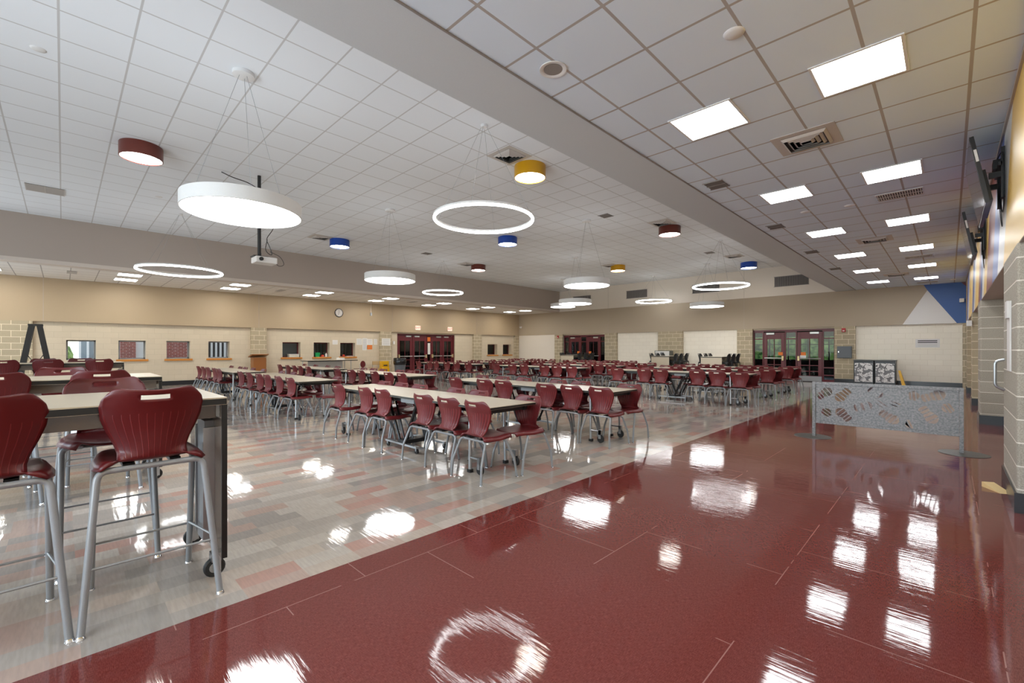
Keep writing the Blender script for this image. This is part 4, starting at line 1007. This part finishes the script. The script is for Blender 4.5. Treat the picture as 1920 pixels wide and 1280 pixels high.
def cans(t, x, y, z, R, nn, canopy=.13, col=FIXW):
    MB().lathe([(0, -.001), (canopy, -.001), (canopy, -.045), (canopy*.9, -.05), (0, -.05)], (0, 0, ZH-z), col, 28).build('canopy', t, smooth='auto')
    for k in range(nn):
        a = 2*PI*k/nn+.6
        MB().tube([(math.cos(a)*.05, math.sin(a)*.05, ZH-z-.05), (math.cos(a)*R, math.sin(a)*R, .0)], .0025, GREYM, 5).build('cable', t)
def white_disc(x, y, z, R, lab):
    t = thing('disc_pendant', lab, 'light', (x, y, z+.17))
    MB().lathe([(0, 0), (R, 0), (R, -.165), (R-.012, -.17), (R-.014, -.155)], (0, 0, 0), FIXW, 64).build('shade', t, smooth='auto')
    MB().disc((0, 0, -.158), R-.013, DISC, 64).build('diffuser', t); MB().disc((0, 0, .003), R-.02, FILL_UP, 64).build('added_top_glow', t); cans(t, x, y, z+.17, R*.8, 3)  # the glowing top disc is an added fill source
for x, y, z, R, l_ in [(-6.68, 1.69, 3.2, .70, 'large white disc pendant light, nearest'), (-10.5, 6.07, 3.2, .65, 'white disc pendant light, second nearest, left of centre'), (-7.36, 10.49, 3.2, .65, 'white disc pendant light, third, right of centre'),
                     (-10.63, 14.37, 3.2, .65, 'white disc pendant light beneath the third one, far middle'), (-7.42, 19.45, 3.22, .68, 'white disc pendant light before the back wall, right one'), (-14.4, 18.4, 3.6, .65, 'white disc pendant light farthest away, half hidden by another')]:
    white_disc(x, y, z, R, l_)
def ring(x, y, z, R, lab):
    t = thing('ring_pendant', lab, 'light', (x, y, z))
    n_ = 96; pts = [(math.cos(2*PI*k/n_)*R, math.sin(2*PI*k/n_)*R, 0) for k in range(n_)]
    MB().tube(pts, .022, RING, 8, close=True).build('light_tube', t, smooth=True)
    h = MB(); n2 = 64
    h.lathe([(R-.016, .018), (R-.016, .05), (R+.016, .05), (R+.016, .018), (R-.016, .018)], (0, 0, 0), FIXW, 72); h.build('housing', t, smooth='auto')
    cans(t, x, y, z, R, 4, .05)
for x, y, z, R, l_ in [(-5.42, 4.84, 3.52, .8, 'glowing ring pendant light, nearest, above the middle'), (-14.84, 2.25, 3.51, .95, 'glowing ring pendant light at left before the fascia'), (-15.03, 11.14, 3.75, .82, 'glowing ring pendant light, far left of centre'),
                     (-10.6, 20.9, 3.8, .85, 'glowing ring pendant light by the back wall, left one'), (-5.49, 15.58, 3.52, .86, 'glowing ring pendant light right of centre near the back wall')]:
    ring(x, y, z, R, l_)
# projector
t = thing('projector', 'small white projector hanging on a black pole behind the nearest disc', 'projector', (-10.42, 2.93, 3.3))
MB().tube([(0, 0, .12), (0, 0, ZH-3.3)], .035, BLACKM, 12).build('pole', t, smooth='auto')
MB().box((-.14, -.12, -.08), (.2, .3, .05), WHITEP).build('body', t, bevel=.02); MB().lathe([(0, 0), (.04, 0), (.04, .03), (0, .03)], (.2, -.02, -.01), BLACKM, 16, 'x').build('lens', t)
MB().box((-.12, -.14, .05), (.12, .14, .07), BLACKM).box((-.03, -.03, .07), (.03, .03, .14), BLACKM).build('mount', t)
MB().tube(bend([(.02, .02, .9), (.04, .18, 1.0), (.02, .3, .75), (.02, .12, .45), (.02, .2, .3), (.02, .26, .1), (.02, .1, .2), (.02, .15, .45)], .12), .008, BLACKM, 6).tube(bend([(.02, .2, .2), (.02, .42, .12), (.02, .5, -.05), (.02, .38, -.1), (.02, .3, -.02)], .08), .006, BLACKM, 6).build('cable', t)
MB().tube(bend([(.02, -.03, 1.5), (-.1, -.2, 1.62), (-.2, -.45, 1.68), (-.3, -.62, 1.77)], .1), .01, BLACKM, 6).build('power_cord', t)
# ceiling vents
def diffuser(x, y, z, s, lab):
    t = thing('air_diffuser', lab, 'vent', (x, y, z)); m = MB().box((-s, -s, -.006), (s, s, .002), VENTW); m.build('plate', t)
    m = MB()
    for k in range(4):
        e = s*.72*(1-k*.22); i_ = e-.028
        for q in (0, 1, 2, 3):
            c_, s_ = [(1, 0), (0, 1), (-1, 0), (0, -1)][q]
            P_ = [(e, -e, -.009), (e, e, -.009), (i_, i_, -.035), (i_, -i_, -.035)]
            m.add([(p[0]*c_-p[1]*s_, p[0]*s_+p[1]*c_, p[2]) for p in P_], [(0, 1, 2, 3)], VENTW)
        m.add([(e, e, -.007), (-e, e, -.007), (-e, -e, -.007), (e, -e, -.007)], [(0, 1, 2, 3)], VENTD)
    m.build('louvres', t)
for x, y, z, s, l_ in [(-1.15, 5.93, ZL, .3, 'square louvred air diffuser in right low ceiling, nearer'), (-1.15, 12.35, ZL, .3, 'square louvred air diffuser in right low ceiling, farther'), (-1.2, 18.6, ZL, .3, 'square louvred air diffuser in right low ceiling near back wall'),
                     (-5.95, 5.96, ZH, .31, 'square air diffuser beside the near yellow drum light'), (-5.95, 12.25, ZH, .31, 'square air diffuser beside the right maroon drum light'), (-14.86, 12.28, ZH, .31, 'square air diffuser beside the far maroon drum light'),
                     (-14.71, 5.95, ZH, .31, 'square air diffuser near the left blue drum light'), (-6.06, 18.64, ZH, .31, 'square air diffuser near the back blue drum light'), (-10.6, 16.9, ZH, .31, 'square air diffuser near the far yellow drum light')]:
    diffuser(x, y, z, s, l_)
def slot_grille(x, y, z, w, h, lab, mt=VENTG, vert=True):
    t = thing('ceiling_grille', lab, 'vent', (x, y, z)); MB().box((-w/2, -h/2, -.005), (w/2, h/2, -.001), VENTD).build('backing', t)
    m = MB(); nn = 18
    for k in range(nn): xx = -w/2+w*(k+.5)/nn; m.box((xx-w/nn*.25, -h/2, -.015), (xx+w/nn*.25, h/2, -.004), mt)
    m.box((-w/2-.015, -h/2-.015, -.015), (w/2+.015, -h/2, -.002), mt).box((-w/2-.015, h/2, -.015), (w/2+.015, h/2+.015, -.002), mt).box((-w/2-.01, -.006, -.017), (w/2+.01, .006, -.01), mt)
    m.build('slats', t)
slot_grille(-.545, 9.0, ZL, .52, .36, 'slotted return grille in right low ceiling, nearest', VENTW); slot_grille(-.55, 15.38, ZL, .52, .32, 'slotted return grille in right low ceiling, farther', VENTW); slot_grille(-.55, 21.5, ZL, .52, .3, 'slotted return grille in right low ceiling by back wall', VENTW)
slot_grille(-14.81, -.28, ZH, .6, .6, 'slotted grille in high ceiling near its left edge', VENTW)
for y, l_ in ((6.61, 'nearest'), (9.68, 'second'), (12.83, 'third'), (16.0, 'farthest')): slot_grille(-2.39, y, ZL, .24, .30, 'small grey grille beside the plain soffit band, '+l_)
for x, y, l_ in ((-6.73, 10.5, 'near the third disc pendant'), (-14.3, 9.83, 'near the left fascia'), (-6.5, 17.3, 'near the back of the hall')): slot_grille(x, y, ZH, .28, .28, 'small grey grille in high ceiling, '+l_)
for y, l_ in ((.2, 'leftmost'), (6.2, 'second'), (12.4, 'third')): slot_grille(-19.3, y, ZL, .6, .2, 'grille in left low ceiling, '+l_, VENTW)
t = thing('downlight', 'round recessed downlight in right low ceiling', 'light', (-2.39, 2.92, ZL)); MB().lathe([(.115, -.002), (.115, -.008), (.09, -.008), (.08, -.002), (0, -.0015)], (0, 0, 0), FIXW, 32).build('trim_ring', t, smooth='auto'); MB().disc((0, 0, -.004), .078, VENTG).build('reflector', t)
def detector(x, y, z, lab, hh=.4):
    t = thing('smoke_detector', lab, 'detector', (x, y, z)); MB().lathe([(0, -.04*hh), (.05, -.035*hh), (.07, -.015*hh), (.075, 0), (0, 0)], (0, 0, 0), FIXW, 24).build('housing', t, smooth='auto')
detector(-1.15, 3.54, ZL, 'flat round cover in right low ceiling, nearest'); detector(-7.94, -.21, ZH, 'round smoke detector in high ceiling at upper left'); detector(-1.17, 9.13, ZL, 'small round detector in right low ceiling, second'); detector(-1.77, 9.02, ZL, 'small sprinkler cover in right low ceiling'); detector(-13.58, 1.63, ZH, 'round detector in high ceiling above left ring light'); detector(.1, 21.3, ZL, 'round detector in right low ceiling by blue wall')

# ------------------------------------------------------------------ world, camera, view
w = bpy.data.worlds.new('World'); S.world = w; w.use_nodes = True; nt = w.node_tree
bg = nt.nodes['Background']; sky = nt.nodes.new('ShaderNodeTexSky'); sky.sky_type = 'NISHITA'; sky.sun_disc = False; sky.sun_elevation = math.radians(40); sky.sun_rotation = 1.0
mx = nt.nodes.new('ShaderNodeMix'); mx.data_type = 'RGBA'; mx.inputs[0].default_value = .7; mx.inputs[7].default_value = (.9, .95, 1, 1)
nt.links.new(sky.outputs[0], mx.inputs[6]); nt.links.new(mx.outputs[2], bg.inputs[0]); bg.inputs[1].default_value = 1.1
cam = bpy.data.cameras.new('Camera'); co = bpy.data.objects.new('Camera', cam); C.objects.link(co)
co.location = (0, 0, 1.41); co.rotation_euler = (PI/2, 0, math.radians(44.6)); cam.sensor_width = 36; cam.lens = 831/1920*36; cam.shift_y = 14/1920; cam.clip_start = .05; cam.clip_end = 200
S.camera = co
# area lamps added as fill behind the camera, standing in for daylight
for nm, zz, tilt, pw, lx, lw_ in (('fill_rear', 1.95, 9, 380, -3.15, 6.5), ('fill_rear_left', 1.95, 8, 120, -17.2, 5.0)):
    la = bpy.data.lights.new(nm, 'AREA'); la.shape = 'RECTANGLE'; la.size = lw_; la.size_y = 2.9; la.energy = pw; la.color = (.78, .9, 1)
    lo = bpy.data.objects.new(nm, la); C.objects.link(lo); lo.location = (lx, YR-.05, zz); lo.rotation_euler = (math.radians(90+tilt), 0, 0)
S.view_settings.view_transform = 'Standard'; S.view_settings.look = 'None'; S.view_settings.gamma = 1; S.view_settings.exposure = 0.42; S.view_settings.use_curve_mapping = False
cy = S.cycles
cy.max_bounces = 8; cy.diffuse_bounces = 4; cy.glossy_bounces = 4; cy.transparent_max_bounces = 8; cy.transmission_bounces = 2
cy.caustics_reflective = False; cy.caustics_refractive = False; cy.sample_clamp_indirect = 6; cy.use_denoising = True; cy.use_light_tree = True
